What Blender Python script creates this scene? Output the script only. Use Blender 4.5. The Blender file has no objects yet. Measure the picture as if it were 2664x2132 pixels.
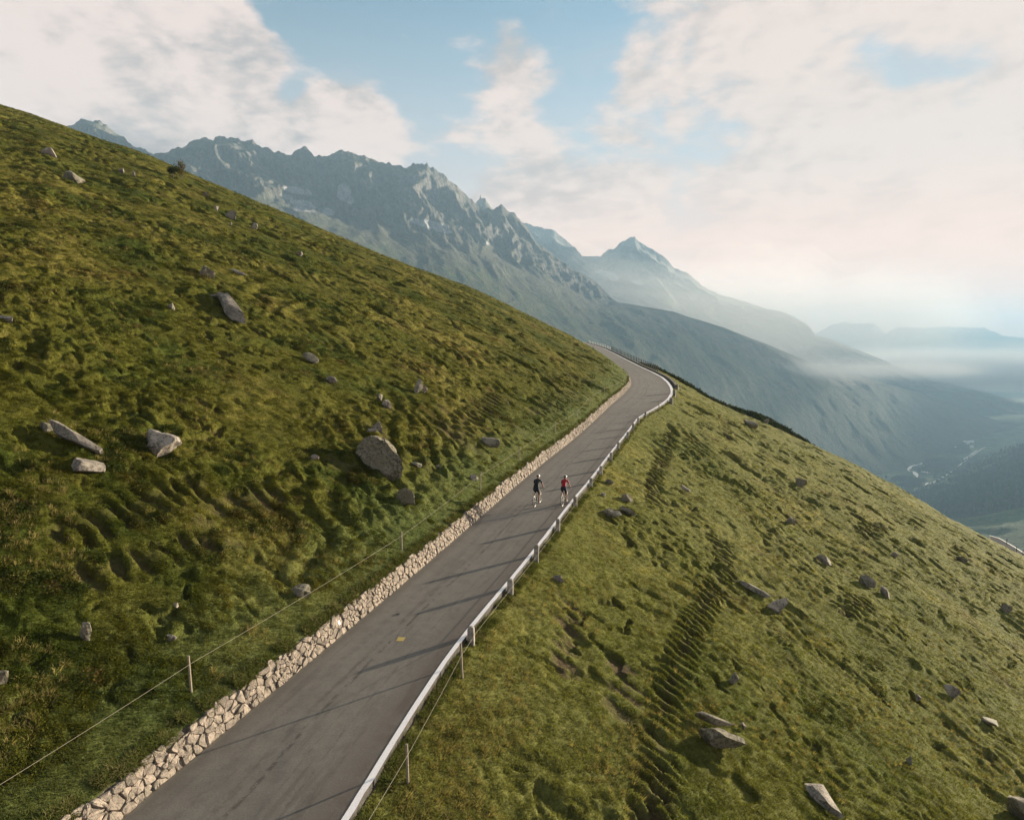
import bpy, bmesh, math, random
import numpy as np
from mathutils import Vector, Matrix

random.seed(11)
rng = np.random.default_rng(11)
SC = bpy.context.scene
COL = SC.collection
R = math.radians

# ------------------------------------------------------------------ camera, sky, sun, exposure
F_PX, CU, CV, HV = 1854.0, 1332.0, 1066.0, 921.0          # photograph's pixel frame (2664 x 2132)
PITCH = math.atan((CV - HV) / F_PX)
cam_d = bpy.data.cameras.new('camera')
cam_d.sensor_width = 36.0
cam_d.lens = 36.0 * F_PX / 2664.0
cam_d.clip_start = 0.5
cam_d.clip_end = 60000.0
cam = bpy.data.objects.new('camera', cam_d)
cam.rotation_euler = (R(90) - PITCH, 0, 0)
COL.objects.link(cam)
SC.camera = cam

SUN_EL, SUN_AZ = 6.5, 53.0                                  # degrees; azimuth clockwise from the view (+Y)
EXPOSURE = 2.6
K = 1.0 / 2 ** EXPOSURE
SC.view_settings.view_transform = 'Standard'
SC.view_settings.look = 'None'
SC.view_settings.gamma = 1.0
SC.view_settings.use_curve_mapping = False
SC.view_settings.exposure = EXPOSURE
SC.cycles.use_denoising = True
SC.cycles.volume_bounces = 2
SC.cycles.max_bounces = 6
SC.cycles.diffuse_bounces = 3
SC.cycles.transparent_max_bounces = 24

sun_d = bpy.data.lights.new('sun', 'SUN')
sun_d.energy = 5.0
sun_d.angle = R(0.5)
sun_d.color = (1.0, 0.86, 0.66)
sun = bpy.data.objects.new('sun', sun_d)
SUN_DIR = Vector((math.cos(R(SUN_EL)) * math.sin(R(SUN_AZ)), math.cos(R(SUN_EL)) * math.cos(R(SUN_AZ)), math.sin(R(SUN_EL))))
sun.rotation_euler = SUN_DIR.to_track_quat('Z', 'Y').to_euler()
COL.objects.link(sun)

world = bpy.data.worlds.new('World')
SC.world = world
world.use_nodes = True


class NT:
    """small wrapper for node trees"""
    def __init__(s, tree, clear=True):
        s.t = tree
        if clear:
            tree.nodes.clear()

    def n(s, kind, **kw):
        nd = s.t.nodes.new(kind)
        for k, v in kw.items():
            if k == 'inp':
                for a, b in v.items():
                    s.put(nd.inputs[a], b)
            else:
                setattr(nd, k, v)
        return nd

    def put(s, sock, val):
        if isinstance(val, bpy.types.NodeSocket):
            s.t.links.new(val, sock)
        else:
            sock.default_value = val

    def math(s, op, a, b=None, c=None, clamp=False):
        nd = s.t.nodes.new('ShaderNodeMath')
        nd.operation = op
        nd.use_clamp = clamp
        for i, v in enumerate((a, b, c)):
            if v is not None:
                s.put(nd.inputs[i], v)
        return nd.outputs[0]

    def vmath(s, op, a, b=None, out=0):
        nd = s.t.nodes.new('ShaderNodeVectorMath')
        nd.operation = op
        s.put(nd.inputs[0], a)
        if b is not None:
            s.put(nd.inputs[3 if op == 'SCALE' else 1], b)
        return nd.outputs[out]

    def mix(s, fac, a, b, blend='MIX'):
        nd = s.t.nodes.new('ShaderNodeMix')
        nd.data_type = 'RGBA'
        nd.blend_type = blend
        s.put(nd.inputs[0], fac)
        s.put(nd.inputs[6], a)
        s.put(nd.inputs[7], b)
        return nd.outputs[2]

    def noise(s, vec, scale, detail=4.0, rough=0.5, dist=0.0, lac=2.0):
        nd = s.t.nodes.new('ShaderNodeTexNoise')
        if vec is not None:
            s.put(nd.inputs['Vector'], vec)
        nd.inputs['Scale'].default_value = scale
        nd.inputs['Detail'].default_value = detail
        nd.inputs['Roughness'].default_value = rough
        nd.inputs['Distortion'].default_value = dist
        nd.inputs['Lacunarity'].default_value = lac
        return nd.outputs[0]

    def ramp(s, fac, lo, hi, a=0.0, b=1.0, smooth=True):
        nd = s.t.nodes.new('ShaderNodeMapRange')
        nd.interpolation_type = 'SMOOTHSTEP' if smooth else 'LINEAR'
        s.put(nd.inputs[0], fac)
        for i, v in zip((1, 2, 3, 4), (lo, hi, a, b)):
            s.put(nd.inputs[i], v)
        return nd.outputs[0]


def ray(u, v):
    a = (np.asarray(u, float) - CU) / F_PX
    b = -(np.asarray(v, float) - CV) / F_PX
    y = math.cos(PITCH) + b * math.sin(PITCH)
    z = -math.sin(PITCH) + b * math.cos(PITCH)
    return a / y, z / y                                    # x and z per metre of Y


def sky_dir(u, v):
    t, e = ray(u * 2664 / 2155, v * 2664 / 2155)
    return tuple(Vector((float(t), 1.0, float(e))).normalized())


SKY_BLOBS = ((0, 100, 12.0, 0.62), (180, 170, 7.0, 0.38), (360, 265, 5.0, 0.36), (450, 60, 4.5, 0.22), (500, 110, 3.0, 0.20), (640, 235, 4.0, 0.24), (740, 285, 3.6, 0.28), (850, 325, 4.0, 0.24), (560, 270, 5.0, 0.18),
             (620, 40, 4.5, -0.25), (415, 165, 3.2, -0.42), (335, 55, 3.0, -0.34), (400, 30, 2.5, -0.14), (545, 190, 2.6, -0.26), (790, 130, 7.0, -0.28), (960, 60, 5.0, 0.0), (1070, 190, 4.5, 0.24), (1000, 40, 4.0, 0.10), (960, 280, 4.0, -0.08),
             (1380, 50, 7.0, 0.14), (1480, 130, 8.0, 0.14), (1800, 110, 10.0, 0.08), (1700, 260, 8.0, 0.06), (1850, 420, 11.0, 0.12), (2100, 560, 13.0, 0.24), (1600, 620, 9.0, 0.20), (1900, 640, 9.0, 0.16), (1300, 215, 2.4, 0.20),
             (1990, 185, 3.2, -0.30), (1530, 245, 2.8, -0.24), (1850, 150, 2.0, -0.16), (1210, 110, 3.4, -0.18), (1260, 280, 4.0, -0.18), (1230, 430, 5.0, 0.14), (1330, 385, 2.5, 0.24), (1120, 420, 4.0, 0.24), (1420, 400, 4.0, -0.10), (2120, 70, 5.0, 0.12))


def build_world():
    w = NT(world.node_tree)
    sky = w.n('ShaderNodeTexSky', sky_type='NISHITA', sun_disc=False)
    sky.sun_elevation = R(SUN_EL)
    sky.sun_rotation = R(SUN_AZ)
    sky.altitude = 2000
    sky.air_density = 1.0
    sky.dust_density = 0.6
    sky.ozone_density = 1.6
    tc = w.n('ShaderNodeTexCoord')
    d = w.vmath('NORMALIZE', tc.outputs['Generated'])
    sep = w.n('ShaderNodeSeparateXYZ', inp={0: d})
    dz = w.math('MAXIMUM', sep.outputs[2], 0.0)
    inv = w.math('DIVIDE', 1.0, w.math('ADD', dz, 0.30))
    p = w.vmath('SCALE', d, inv)
    p = w.vmath('MULTIPLY', p, (1.0, 1.0, 2.2))
    toward = w.vmath('SCALE', tuple(Vector(SUN_DIR) + Vector((0, 0, 0.35))), 0.07)
    big = w.noise(p, 2.1, 3.0, 0.45, 0.2)
    big2 = w.noise(w.vmath('ADD', p, toward), 2.1, 3.0, 0.45, 0.2)
    fine = w.noise(p, 6.5, 9.0, 0.60, 0.15)
    fine2 = w.noise(w.vmath('ADD', p, w.vmath('SCALE', toward, 0.4)), 6.5, 9.0, 0.60, 0.15)
    bias = 0.0
    # (u, v, radius in degrees, weight): where clouds gather and where they part
    for (u, v, rad, wt) in SKY_BLOBS:
        dot = w.vmath('DOT_PRODUCT', d, sky_dir(u, v), out=1)
        g = w.ramp(dot, math.cos(R(rad * 1.5)), 1.0, 0.0, wt)
        bias = w.math('ADD', bias, g)
    dens = w.math('ADD', w.math('ADD', big, w.math('MULTIPLY', w.math('SUBTRACT', fine, 0.5), 0.95)), bias)
    # everywhere the camera does not look the same broken cloud goes on
    cov = w.ramp(dens, 0.46, 0.71)
    thick = w.ramp(dens, 0.55, 1.05)
    grad = w.math('ADD', w.math('MULTIPLY', w.math('SUBTRACT', big, big2), 1.3), w.math('MULTIPLY', w.math('SUBTRACT', fine, fine2), 0.85))
    lit = w.ramp(w.math('ADD', grad, w.math('MULTIPLY', thick, 0.04)), -0.20, 0.12)
    sdot = w.vmath('DOT_PRODUCT', d, tuple(SUN_DIR), out=1)
    glow = w.ramp(sdot, 0.35, 0.98, 0.0, 1.0)
    dark = (0.45 * K, 0.42 * K, 0.42 * K, 1)
    lite = (0.89 * K, 0.735 * K, 0.67 * K, 1)
    cc = w.mix(lit, dark, lite)
    cc = w.mix(w.math('MULTIPLY', glow, 0.55), cc, (0.90 * K, 0.745 * K, 0.655 * K, 1))
    # grey bars of cloud low over the far range
    low = w.noise(w.vmath('MULTIPLY', d, (3.0, 3.0, 30.0)), 1.6, 5.0, 0.55, 0.3)
    bar = w.math('MULTIPLY', w.ramp(low, 0.46, 0.62), w.ramp(sep.outputs[2], 0.13, 0.03))
    cc = w.mix(w.math('MULTIPLY', bar, 0.75), cc, (0.44 * K, 0.43 * K, 0.44 * K, 1))
    skyc = w.vmath('SCALE', sky.outputs[0], 0.055)
    skyc = w.vmath('MULTIPLY', skyc, (0.90, 0.86, 0.70))
    # thin veil that whitens the blue towards the horizon
    veil = w.ramp(sep.outputs[2], 0.47, 0.13, 0.0, 0.90)
    skyc = w.mix(veil, skyc, (0.70 * K, 0.61 * K, 0.59 * K, 1))
    # thin grey veils of high cloud
    hv = w.noise(w.vmath('MULTIPLY', p, (1.0, 1.0, 1.6)), 1.7, 5.0, 0.55, 0.6)
    skyc = w.mix(w.ramp(hv, 0.42, 0.70, 0.0, 0.75), skyc, (0.55 * K, 0.55 * K, 0.57 * K, 1))
    col = w.mix(cov, skyc, cc)
    # the low sun behind thin cloud warms the sky near the horizon
    warm = w.math('MULTIPLY', w.ramp(sep.outputs[2], 0.27, 0.02), w.ramp(sdot, 0.10, 0.85))
    col = w.mix(w.math('MULTIPLY', warm, 0.85), col, (1.60 * K, 0.84 * K, 0.56 * K, 1))
    bg = w.n('ShaderNodeBackground', inp={0: col, 1: 1.0})
    out = w.n('ShaderNodeOutputWorld', inp={0: bg.outputs[0]})


build_world()

# ------------------------------------------------------------------ helpers
def tag(o, label=None, cat=None, group=None, kind=None):
    if label: o['label'] = label
    if cat: o['category'] = cat
    if group: o['group'] = group
    if kind: o['kind'] = kind
    return o


def link(name, me, mat=None, parent=None, loc=None):
    o = bpy.data.objects.new(name, me)
    COL.objects.link(o)
    if mat is not None and me is not None and not me.materials:
        me.materials.append(mat)
    if parent is not None: o.parent = parent
    if loc is not None: o.location = loc
    return o


def empty(name, loc=(0, 0, 0)):
    o = bpy.data.objects.new(name, None)
    o.location = loc
    COL.objects.link(o)
    return o


def np_mesh(name, verts, faces, smooth=True):
    """verts (n,3), faces (m,k) with k = 3 or 4"""
    verts = np.ascontiguousarray(verts, np.float32)
    faces = np.ascontiguousarray(faces, np.int32)
    me = bpy.data.meshes.new(name)
    m, k = faces.shape
    me.vertices.add(len(verts))
    me.vertices.foreach_set('co', verts.ravel())
    me.loops.add(m * k)
    me.loops.foreach_set('vertex_index', faces.ravel())
    me.polygons.add(m)
    me.polygons.foreach_set('loop_start', np.arange(0, m * k, k, dtype=np.int32))
    me.polygons.foreach_set('use_smooth', np.full(m, smooth))
    me.update(calc_edges=True)
    return me


def grid_faces(nr, nc, flip=False):
    i = np.arange(nr - 1)[:, None] * nc + np.arange(nc - 1)[None, :]
    q = np.stack([i, i + 1, i + nc + 1, i + nc], -1).reshape(-1, 4)
    return q[:, ::-1] if flip else q


def add_col(me, col, name='Col'):
    a = me.color_attributes.new(name, 'FLOAT_COLOR', 'POINT')
    c = np.ones((len(col), 4), np.float32)
    c[:, :3] = col
    a.data.foreach_set('color', c.ravel())


_ga = np.arange(256) / 256 * 2 * np.pi
_gx, _gy = np.cos(_ga).astype(np.float32), np.sin(_ga).astype(np.float32)


def gnoise(x, y, seed=0):
    x = np.asarray(x, np.float64); y = np.asarray(y, np.float64)
    xi = np.floor(x); yi = np.floor(y)
    fx = (x - xi).astype(np.float32); fy = (y - yi).astype(np.float32)
    xi = xi.astype(np.int64); yi = yi.astype(np.int64)

    def corner(dx, dy):
        h = ((xi + dx) * 374761393 + (yi + dy) * 668265263 + seed * 974634777) & 0xffffffff
        h = ((h ^ (h >> 13)) * 1274126177) & 0xffffffff
        h = (h >> 16) & 255
        return _gx[h] * (fx - dx) + _gy[h] * (fy - dy)
    sx = fx * fx * fx * (fx * (fx * 6 - 15) + 10)
    sy = fy * fy * fy * (fy * (fy * 6 - 15) + 10)
    a = corner(0, 0); b = corner(1, 0); c = corner(0, 1); d = corner(1, 1)
    return ((a + (b - a) * sx) * (1 - sy) + (c + (d - c) * sx) * sy) * 1.5


def fbm(x, y, oct=4, seed=0, gain=0.5, lac=2.03):
    s = 0; a = 1.0; tot = 0
    for o in range(oct):
        s = s + a * gnoise(x, y, seed + o * 17); tot += a
        a *= gain; x = x * lac + 3.7; y = y * lac + 1.3
    return s / tot


def ridged(x, y, oct=4, seed=0, gain=0.5):
    s = 0; a = 1.0; tot = 0
    for o in range(oct):
        s = s + a * (1 - np.abs(gnoise(x, y, seed + o * 13)) * 1.6); tot += a
        a *= gain; x = x * 2.07 + 5.1; y = y * 2.07 + 2.9
    return s / tot


def sstep(a, b, x):
    t = np.clip((x - a) / (b - a), 0, 1)
    return t * t * (3 - 2 * t)


# ------------------------------------------------------------------ materials
def mat(name):
    m = bpy.data.materials.new(name)
    m.use_nodes = True
    return m, NT(m.node_tree)


def finish(w, color, rough=0.9, bump=None, strength=0.3, dist=0.02, spec=0.2, extra=None):
    b = w.n('ShaderNodeBsdfPrincipled')
    w.put(b.inputs['Base Color'], color)
    w.put(b.inputs['Roughness'], rough)
    b.inputs['Specular IOR Level'].default_value = spec
    if extra:
        for k, v in extra.items():
            w.put(b.inputs[k], v)
    if bump is not None:
        bn = w.n('ShaderNodeBump', inp={'Height': bump, 'Strength': strength, 'Distance': dist})
        w.put(b.inputs['Normal'], bn.outputs[0])
    w.n('ShaderNodeOutputMaterial', inp={0: b.outputs[0]})
    return b


def simple(name, c, rough=0.7, var=0.25, scale=6.0, spec=0.3, metallic=0.0, bump=0.15):
    m, w = mat(name)
    tc = w.n('ShaderNodeTexCoord').outputs['Object']
    nz = w.noise(tc, scale, 5.0, 0.6)
    f = w.ramp(nz, 0.3, 0.7, 1 - var, 1 + var, False)
    col = w.vmath('SCALE', tuple(c[:3]), f)
    finish(w, col, rough, nz, bump, 0.01, spec, {'Metallic': metallic})
    return m


def m_ground():
    m, w = mat('alpine_turf')
    at = w.n('ShaderNodeAttribute', attribute_name='Col')
    pos = w.n('ShaderNodeNewGeometry').outputs['Position']
    n1 = w.noise(pos, 5.0, 6.0, 0.68)
    n2 = w.noise(pos, 24.0, 4.0, 0.65)
    f = w.math('MULTIPLY', w.ramp(n1, 0.3, 0.72, 0.62, 1.42, False), w.ramp(n2, 0.3, 0.7, 0.66, 1.36, False))
    c = w.vmath('SCALE', at.outputs['Color'], f)
    h = w.math('ADD', w.math('MULTIPLY', n1, 1.0), w.math('MULTIPLY', n2, 0.45))
    finish(w, c, 0.95, h, 1.0, 0.09, 0.025)
    return m


def m_blade(name, boost=1.0):
    m, w = mat(name)
    at = w.n('ShaderNodeAttribute', attribute_name='tint', attribute_type='INSTANCER')
    oi = w.n('ShaderNodeObjectInfo')
    bc = w.n('ShaderNodeAttribute', attribute_name='Col')
    f = w.ramp(oi.outputs['Random'], 0.0, 1.0, 0.75 * boost, 1.3 * boost, False)
    c = w.vmath('SCALE', at.outputs['Color'], f)
    c = w.vmath('MULTIPLY', c, bc.outputs['Color'])
    dif = w.n('ShaderNodeBsdfDiffuse', inp={0: c})
    tr = w.n('ShaderNodeBsdfTranslucent', inp={0: w.vmath('MULTIPLY', c, (1.0, 1.0, 0.55))})
    mx = w.n('ShaderNodeMixShader', inp={0: 0.34, 1: dif.outputs[0], 2: tr.outputs[0]})
    w.n('ShaderNodeOutputMaterial', inp={0: mx.outputs[0]})
    return m


def m_asphalt():
    m, w = mat('old_asphalt')
    uv = w.n('ShaderNodeAttribute', attribute_name='road')          # x: across 0..1, y: metres along
    sp = w.n('ShaderNodeSeparateXYZ', inp={0: uv.outputs['Vector']})
    pos = w.n('ShaderNodeNewGeometry').outputs['Position']
    n_big = w.noise(pos, 0.35, 4.0, 0.6)
    n_mid = w.noise(pos, 2.2, 5.0, 0.65)
    n_fin = w.noise(pos, 22.0, 5.0, 0.75)
    f = w.math('MULTIPLY', w.ramp(n_big, 0.3, 0.7, 0.90, 1.10, False), w.ramp(n_fin, 0.3, 0.7, 0.78, 1.22, False))
    f = w.math('MULTIPLY', f, w.ramp(n_mid, 0.3, 0.7, 0.88, 1.12, False))
    base = w.vmath('SCALE', (0.176, 0.155, 0.128), f)
    # long streaks: wheel tracks, an old seam and rubbed tar lines that wander a little
    along = w.n('ShaderNodeCombineXYZ', inp={0: w.math('MULTIPLY', sp.outputs[0], 9.0), 1: w.math('MULTIPLY', sp.outputs[1], 0.16), 2: 0.0})
    st = w.noise(along.outputs[0], 1.0, 5.0, 0.65, 0.2)
    base = w.mix(w.ramp(st, 0.54, 0.66, 0.0, 0.40), base, (0.090, 0.078, 0.066, 1))
    wob = w.noise(w.n('ShaderNodeCombineXYZ', inp={0: 3.0, 1: w.math('MULTIPLY', sp.outputs[1], 0.12), 2: 0.0}).outputs[0], 1.0, 3.0, 0.5)
    patchy = w.ramp(w.noise(w.n('ShaderNodeCombineXYZ', inp={0: w.math('MULTIPLY', sp.outputs[0], 20.0), 1: w.math('MULTIPLY', sp.outputs[1], 2.4), 2: 7.0}).outputs[0], 1.0, 5.0, 0.7), 0.44, 0.56)
    for (cx, wd, st_) in ((0.47, 0.022, 0.62), (0.40, 0.035, 0.30), (0.70, 0.012, 0.34), (0.60, 0.010, 0.22), (0.26, 0.05, 0.20), (0.78, 0.06, 0.16)):
        q = w.math('ABSOLUTE', w.math('SUBTRACT', w.math('ADD', sp.outputs[0], w.math('MULTIPLY', w.math('SUBTRACT', wob, 0.5), 0.13)), cx))
        a = w.math('MULTIPLY', w.ramp(q, wd, wd * 0.15, 0.0, st_), patchy)
        base = w.mix(a, base, (0.052, 0.043, 0.037, 1))
    # brown dirt washed to the outer edge, pale grit at the foot of the wall
    e1 = w.math('MULTIPLY', w.ramp(sp.outputs[0], 0.72, 1.0), w.ramp(n_mid, 0.3, 0.65, 0.25, 0.75))
    base = w.mix(e1, base, (0.098, 0.074, 0.058, 1))
    e3 = w.math('MULTIPLY', w.ramp(sp.outputs[0], 0.16, 0.05), 0.45)
    base = w.mix(e3, base, (0.10, 0.088, 0.075, 1))
    e2 = w.math('MULTIPLY', w.ramp(w.math('ADD', sp.outputs[0], w.math('MULTIPLY', w.math('SUBTRACT', n_mid, 0.5), 0.06)), 0.07, 0.025), 0.8)
    base = w.mix(e2, base, (0.21, 0.185, 0.15, 1))
    finish(w, base, 0.88, w.math('ADD', n_fin, w.math('MULTIPLY', n_mid, 0.3)), 0.35, 0.012, 0.25)
    return m


def m_paint(name, c, under, wear=0.5):
    m, w = mat(name)
    pos = w.n('ShaderNodeNewGeometry').outputs['Position']
    n1 = w.noise(pos, 3.0, 6.0, 0.72)
    n2 = w.noise(pos, 30.0, 3.0, 0.6)
    a = w.ramp(w.math('ADD', n1, w.math('MULTIPLY', n2, 0.35)), 0.66 + 0.2 * (1 - wear), 0.92, 0.0, 0.85)
    c2 = w.vmath('SCALE', c, w.ramp(n2, 0.3, 0.7, 0.9, 1.08, False))
    finish(w, w.mix(a, c2, (*under, 1)), 0.7, n2, 0.2, 0.01, 0.3)
    return m


def m_rock(name, c1, c2, c3, scale=1.0, bump=0.6, crack=True):
    m, w = mat(name)
    tc = w.n('ShaderNodeTexCoord').outputs['Object']
    oi = w.n('ShaderNodeObjectInfo')
    off = w.vmath('SCALE', (37.0, 11.0, 23.0), oi.outputs['Random'])
    p = w.vmath('ADD', tc, off)
    a = w.noise(p, 1.3 * scale, 6.0, 0.65)
    b = w.noise(p, 9.0 * scale, 5.0, 0.7)
    c = w.noise(p, 40.0 * scale, 3.0, 0.6)
    col = w.mix(w.ramp(a, 0.38, 0.62), (*c1, 1), (*c2, 1))
    col = w.mix(w.math('MULTIPLY', w.ramp(w.math('ADD', b, w.math('MULTIPLY', a, 0.5)), 0.74, 0.86), 0.85), col, (*c3, 1))
    f = w.math('MULTIPLY', w.ramp(c, 0.3, 0.7, 0.78, 1.2, False), w.ramp(oi.outputs['Random'], 0, 1, 0.82, 1.15, False))
    col = w.vmath('SCALE', col, f)
    h = w.math('ADD', a, w.math('ADD', w.math('MULTIPLY', b, 0.4), w.math('MULTIPLY', c, 0.12)))
    finish(w, col, 0.92, h, bump, 0.12 / scale, 0.15)
    return m


def m_mountain():
    m, w = mat('mountain_rock_and_turf')
    at = w.n('ShaderNodeAttribute', attribute_name='Col')
    pos = w.n('ShaderNodeNewGeometry').outputs['Position']
    n1 = w.noise(w.vmath('SCALE', pos, 0.02), 1.0, 6.0, 0.7)
    n2 = w.noise(w.vmath('SCALE', pos, 0.09), 1.0, 4.0, 0.7)
    f = w.math('MULTIPLY', w.ramp(n1, 0.3, 0.7, 0.72, 1.28, False), w.ramp(n2, 0.3, 0.7, 0.82, 1.18, False))
    n3 = w.noise(w.vmath('MULTIPLY', pos, (0.055, 0.055, 0.011)), 1.0, 5.0, 0.7, 0.4)
    f = w.math('MULTIPLY', f, w.ramp(n3, 0.32, 0.68, 0.66, 1.36, False))
    finish(w, w.vmath('SCALE', at.outputs['Color'], f), 0.95, w.math('ADD', n1, w.math('ADD', w.math('MULTIPLY', n2, 0.5), n3)), 1.0, 26.0, 0.05)
    return m


def m_volume(name, density, color, g, noise=None):
    m, w = mat(name)
    v = w.n('ShaderNodeVolumePrincipled')
    v.inputs['Color'].default_value = (*color, 1)
    v.inputs['Density'].default_value = density
    v.inputs['Anisotropy'].default_value = g
    w.n('ShaderNodeOutputMaterial', inp={1: v.outputs[0]})
    return m


M_GROUND = m_ground()
M_GRASS = m_blade('grass_blades')
M_HEATH = m_blade('heath_leaves', 0.85)
M_ASPHALT = m_asphalt()
M_WHITE = m_paint('worn_white_paint', (0.92, 0.87, 0.84), (0.40, 0.36, 0.32), 0.35)
M_YELLOW = m_paint('yellow_paint', (0.46, 0.34, 0.10), (0.17, 0.15, 0.12), 0.6)
M_WALLSTONE = m_rock('pale_wall_stone', (0.30, 0.247, 0.198), (0.22, 0.184, 0.148), (0.11, 0.098, 0.08), 4.0, 1.0)
M_MORTAR = simple('wall_core', (0.05, 0.04, 0.03), 0.95, 0.4, 5.0)
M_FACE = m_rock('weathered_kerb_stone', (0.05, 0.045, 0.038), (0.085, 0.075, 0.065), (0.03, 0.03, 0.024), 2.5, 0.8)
M_GRANITE = m_rock('granite', (0.235, 0.212, 0.16), (0.165, 0.152, 0.112), (0.07, 0.066, 0.047), 1.0, 0.55)
M_PALEROCK = m_rock('pale_granite', (0.30, 0.262, 0.215), (0.205, 0.18, 0.148), (0.075, 0.07, 0.056), 1.2, 0.5)
M_DARKROCK = m_rock('lichen_dark_rock', (0.145, 0.127, 0.088), (0.20, 0.178, 0.128), (0.062, 0.056, 0.038), 1.0, 0.6)
M_GUARD = m_rock('guard_stone_granite', (0.34, 0.31, 0.27), (0.24, 0.22, 0.19), (0.14, 0.13, 0.11), 4.0, 0.5)
M_WOOD = simple('weathered_stake_wood', (0.25, 0.21, 0.15), 0.85, 0.3, 30.0)
M_WIRE = simple('pale_fence_cord', (0.26, 0.23, 0.17), 0.7, 0.1, 10.0)
M_DARKPOST = simple('dark_post', (0.035, 0.032, 0.03), 0.8, 0.3, 8.0)
M_PALEPOST = simple('pale_post', (0.62, 0.60, 0.56), 0.8, 0.2, 8.0)
M_MOUNT = m_mountain()

# ------------------------------------------------------------------ the lie of the land
KR = [(-60, -18.5), (0, -6.4), (10, -4.4), (14.2, -3.55), (18.3, -2.75), (21.5, -2.05), (24.5, -1.2), (28, -.1), (33, 1.35), (40, 3.28), (46.2, 5.15),
      (52, 6.75), (58, 8.45), (64, 10.2), (70, 11.88), (74.8, 13.2), (78.8, 14.85), (85, 17.5), (92.5, 20.2), (100.7, 22.5), (108.6, 24.05),
      (116.5, 25.27), (126, 26.4), (139, 27.1), (155, 27.6), (176, 28.5), (206, 29.9), (245, 31.5), (270, 31.6), (295, 31.2), (340, 30.5)]
KL = [(-60, -28.5), (0, -12.2), (14.2, -8.2), (17, -7.42), (20, -6.5), (24.2, -5.25), (30, -3.6), (36, -1.95), (40.6, -.7), (46, .78), (53, 2.8), (59, 4.65),
      (65, 6.35), (76.3, 9.4), (87.4, 12.3), (98.6, 15.45), (110, 18.3), (119, 19.8), (127, 20.95), (143, 22.2), (176, 24.2), (206, 25.8), (245, 27.45),
      (270, 27.5), (340, 26.5)]
YT = np.arange(-60, 341, 0.5)


def gsm(a, s):
    k = np.arange(-int(4 * s), int(4 * s) + 1) * 1.0
    g = np.exp(-.5 * (k / s) ** 2); g /= g.sum()
    n = len(k) // 2
    pad = np.concatenate([a[0] + (a[1] - a[0]) * np.arange(-n, 0), a, a[-1] + (a[-1] - a[-2]) * np.arange(1, n + 1)])
    return np.convolve(pad, g, 'valid')


def ktab(k, s):
    y, x = zip(*k)
    return gsm(np.interp(YT, y, x), s)


TXR, TXL = ktab(KR, 3.0), ktab(KL, 4.0)
TXRs, TXLs = ktab(KR, 26.0), ktab(KL, 26.0)
TC = 1 / np.sqrt(1 + gsm(np.gradient(TXRs, YT), 10) ** 2)
def XR(y): return np.interp(y, YT, TXR)
def XL(y): return np.interp(y, YT, TXL)
def RZ(y): return -10.4 + 0.05 * y

SKY_L = [(-400, 120), (0, 272), (124, 311), (247, 358), (371, 398), (494, 451), (618, 504), (742, 554), (865, 608), (989, 661), (1112, 707), (1236, 752), (1360, 810),
         (1440, 850), (1483, 869), (1527, 894)]
SKY_R = [(1765, 1004), (1797, 1021), (1833, 1036), (1869, 1052), (1909, 1064), (1977, 1086), (2101, 1149), (2225, 1205), (2286, 1242), (2348, 1273), (2410, 1312), (2472, 1347),
         (2533, 1378), (2595, 1409), (2664, 1444), (2900, 1565)]
CT = np.linspace(-1.2, 1.2, 481)
CE = np.zeros_like(CT)


def land(x, y, corr=True, rough=True):
    """height of the turf (without the fine tussocks)"""
    x = np.asarray(x, float); y = np.asarray(y, float)
    c = np.interp(y, YT, TC)
    zr = RZ(y)
    # uphill side
    dl0 = XL(y) - x
    mixl = sstep(3, 30, dl0)
    dl = (dl0 * (1 - mixl) + (np.interp(y, YT, TXLs) - x) * mixl) * c
    d = np.maximum(dl - 0.32, 0)
    up = zr + 0.61 * sstep(0.0, 0.32, dl) + 0.405 * d + 0.165 * 22 * (1 - np.exp(-d / 22))
    up = up - 0.0007 * np.maximum(y - 190, 0) ** 2 * sstep(6, 40, d)
    # downhill side
    dr0 = x - XR(y) - 0.17
    mixr = sstep(3, 30, dr0)
    dr = (dr0 * (1 - mixr) + (x - np.interp(y, YT, TXRs) - 0.17) * mixr) * c
    e = np.maximum(dr, 0)
    bench = 2.2 * sstep(128, 142, y) - 0.7 * sstep(148, 160, y)                       # narrow verge outside the far edge line
    e2 = np.maximum(e - bench, 0)
    dn = zr - 0.20 + 0.06 * sstep(128, 142, y) - 0.485 * e2
    far = sstep(172, 205, y)
    spur = zr - 0.4 - (0.38 * e2 + 1.1 * (1 - np.exp(-e2 / 2.5)) + 0.0045 * e2 ** 2)
    dn = dn * (1 - far) + spur * far
    gully = 8.0 * np.exp(-((y - 160 - 0.12 * e) / 14) ** 2) * sstep(1.5, 12, e2)
    dn = dn - gully - 0.0010 * np.maximum(y - 215, 0) ** 2 * sstep(6, 20, e2)
    z = np.where(dl > 0, up, np.where(dr > 0, dn, zr - 0.22))
    dd = np.where(dl > 0, d, np.where(dr > 0, e, 0))
    if rough:
        amp = sstep(1.2, 9, dd)
        z = z + amp * (0.32 * fbm(x / 15, y / 15, 2, 5) + 0.17 * sstep(2, 9, dd) * fbm(x / 4.2, y / 4.2, 3, 9))
    if corr:
        t = x / np.maximum(y, 2)
        z = z + np.interp(t, CT, CE) * y * sstep(12, 60, dd) * (y > 2)
    return z


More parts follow.
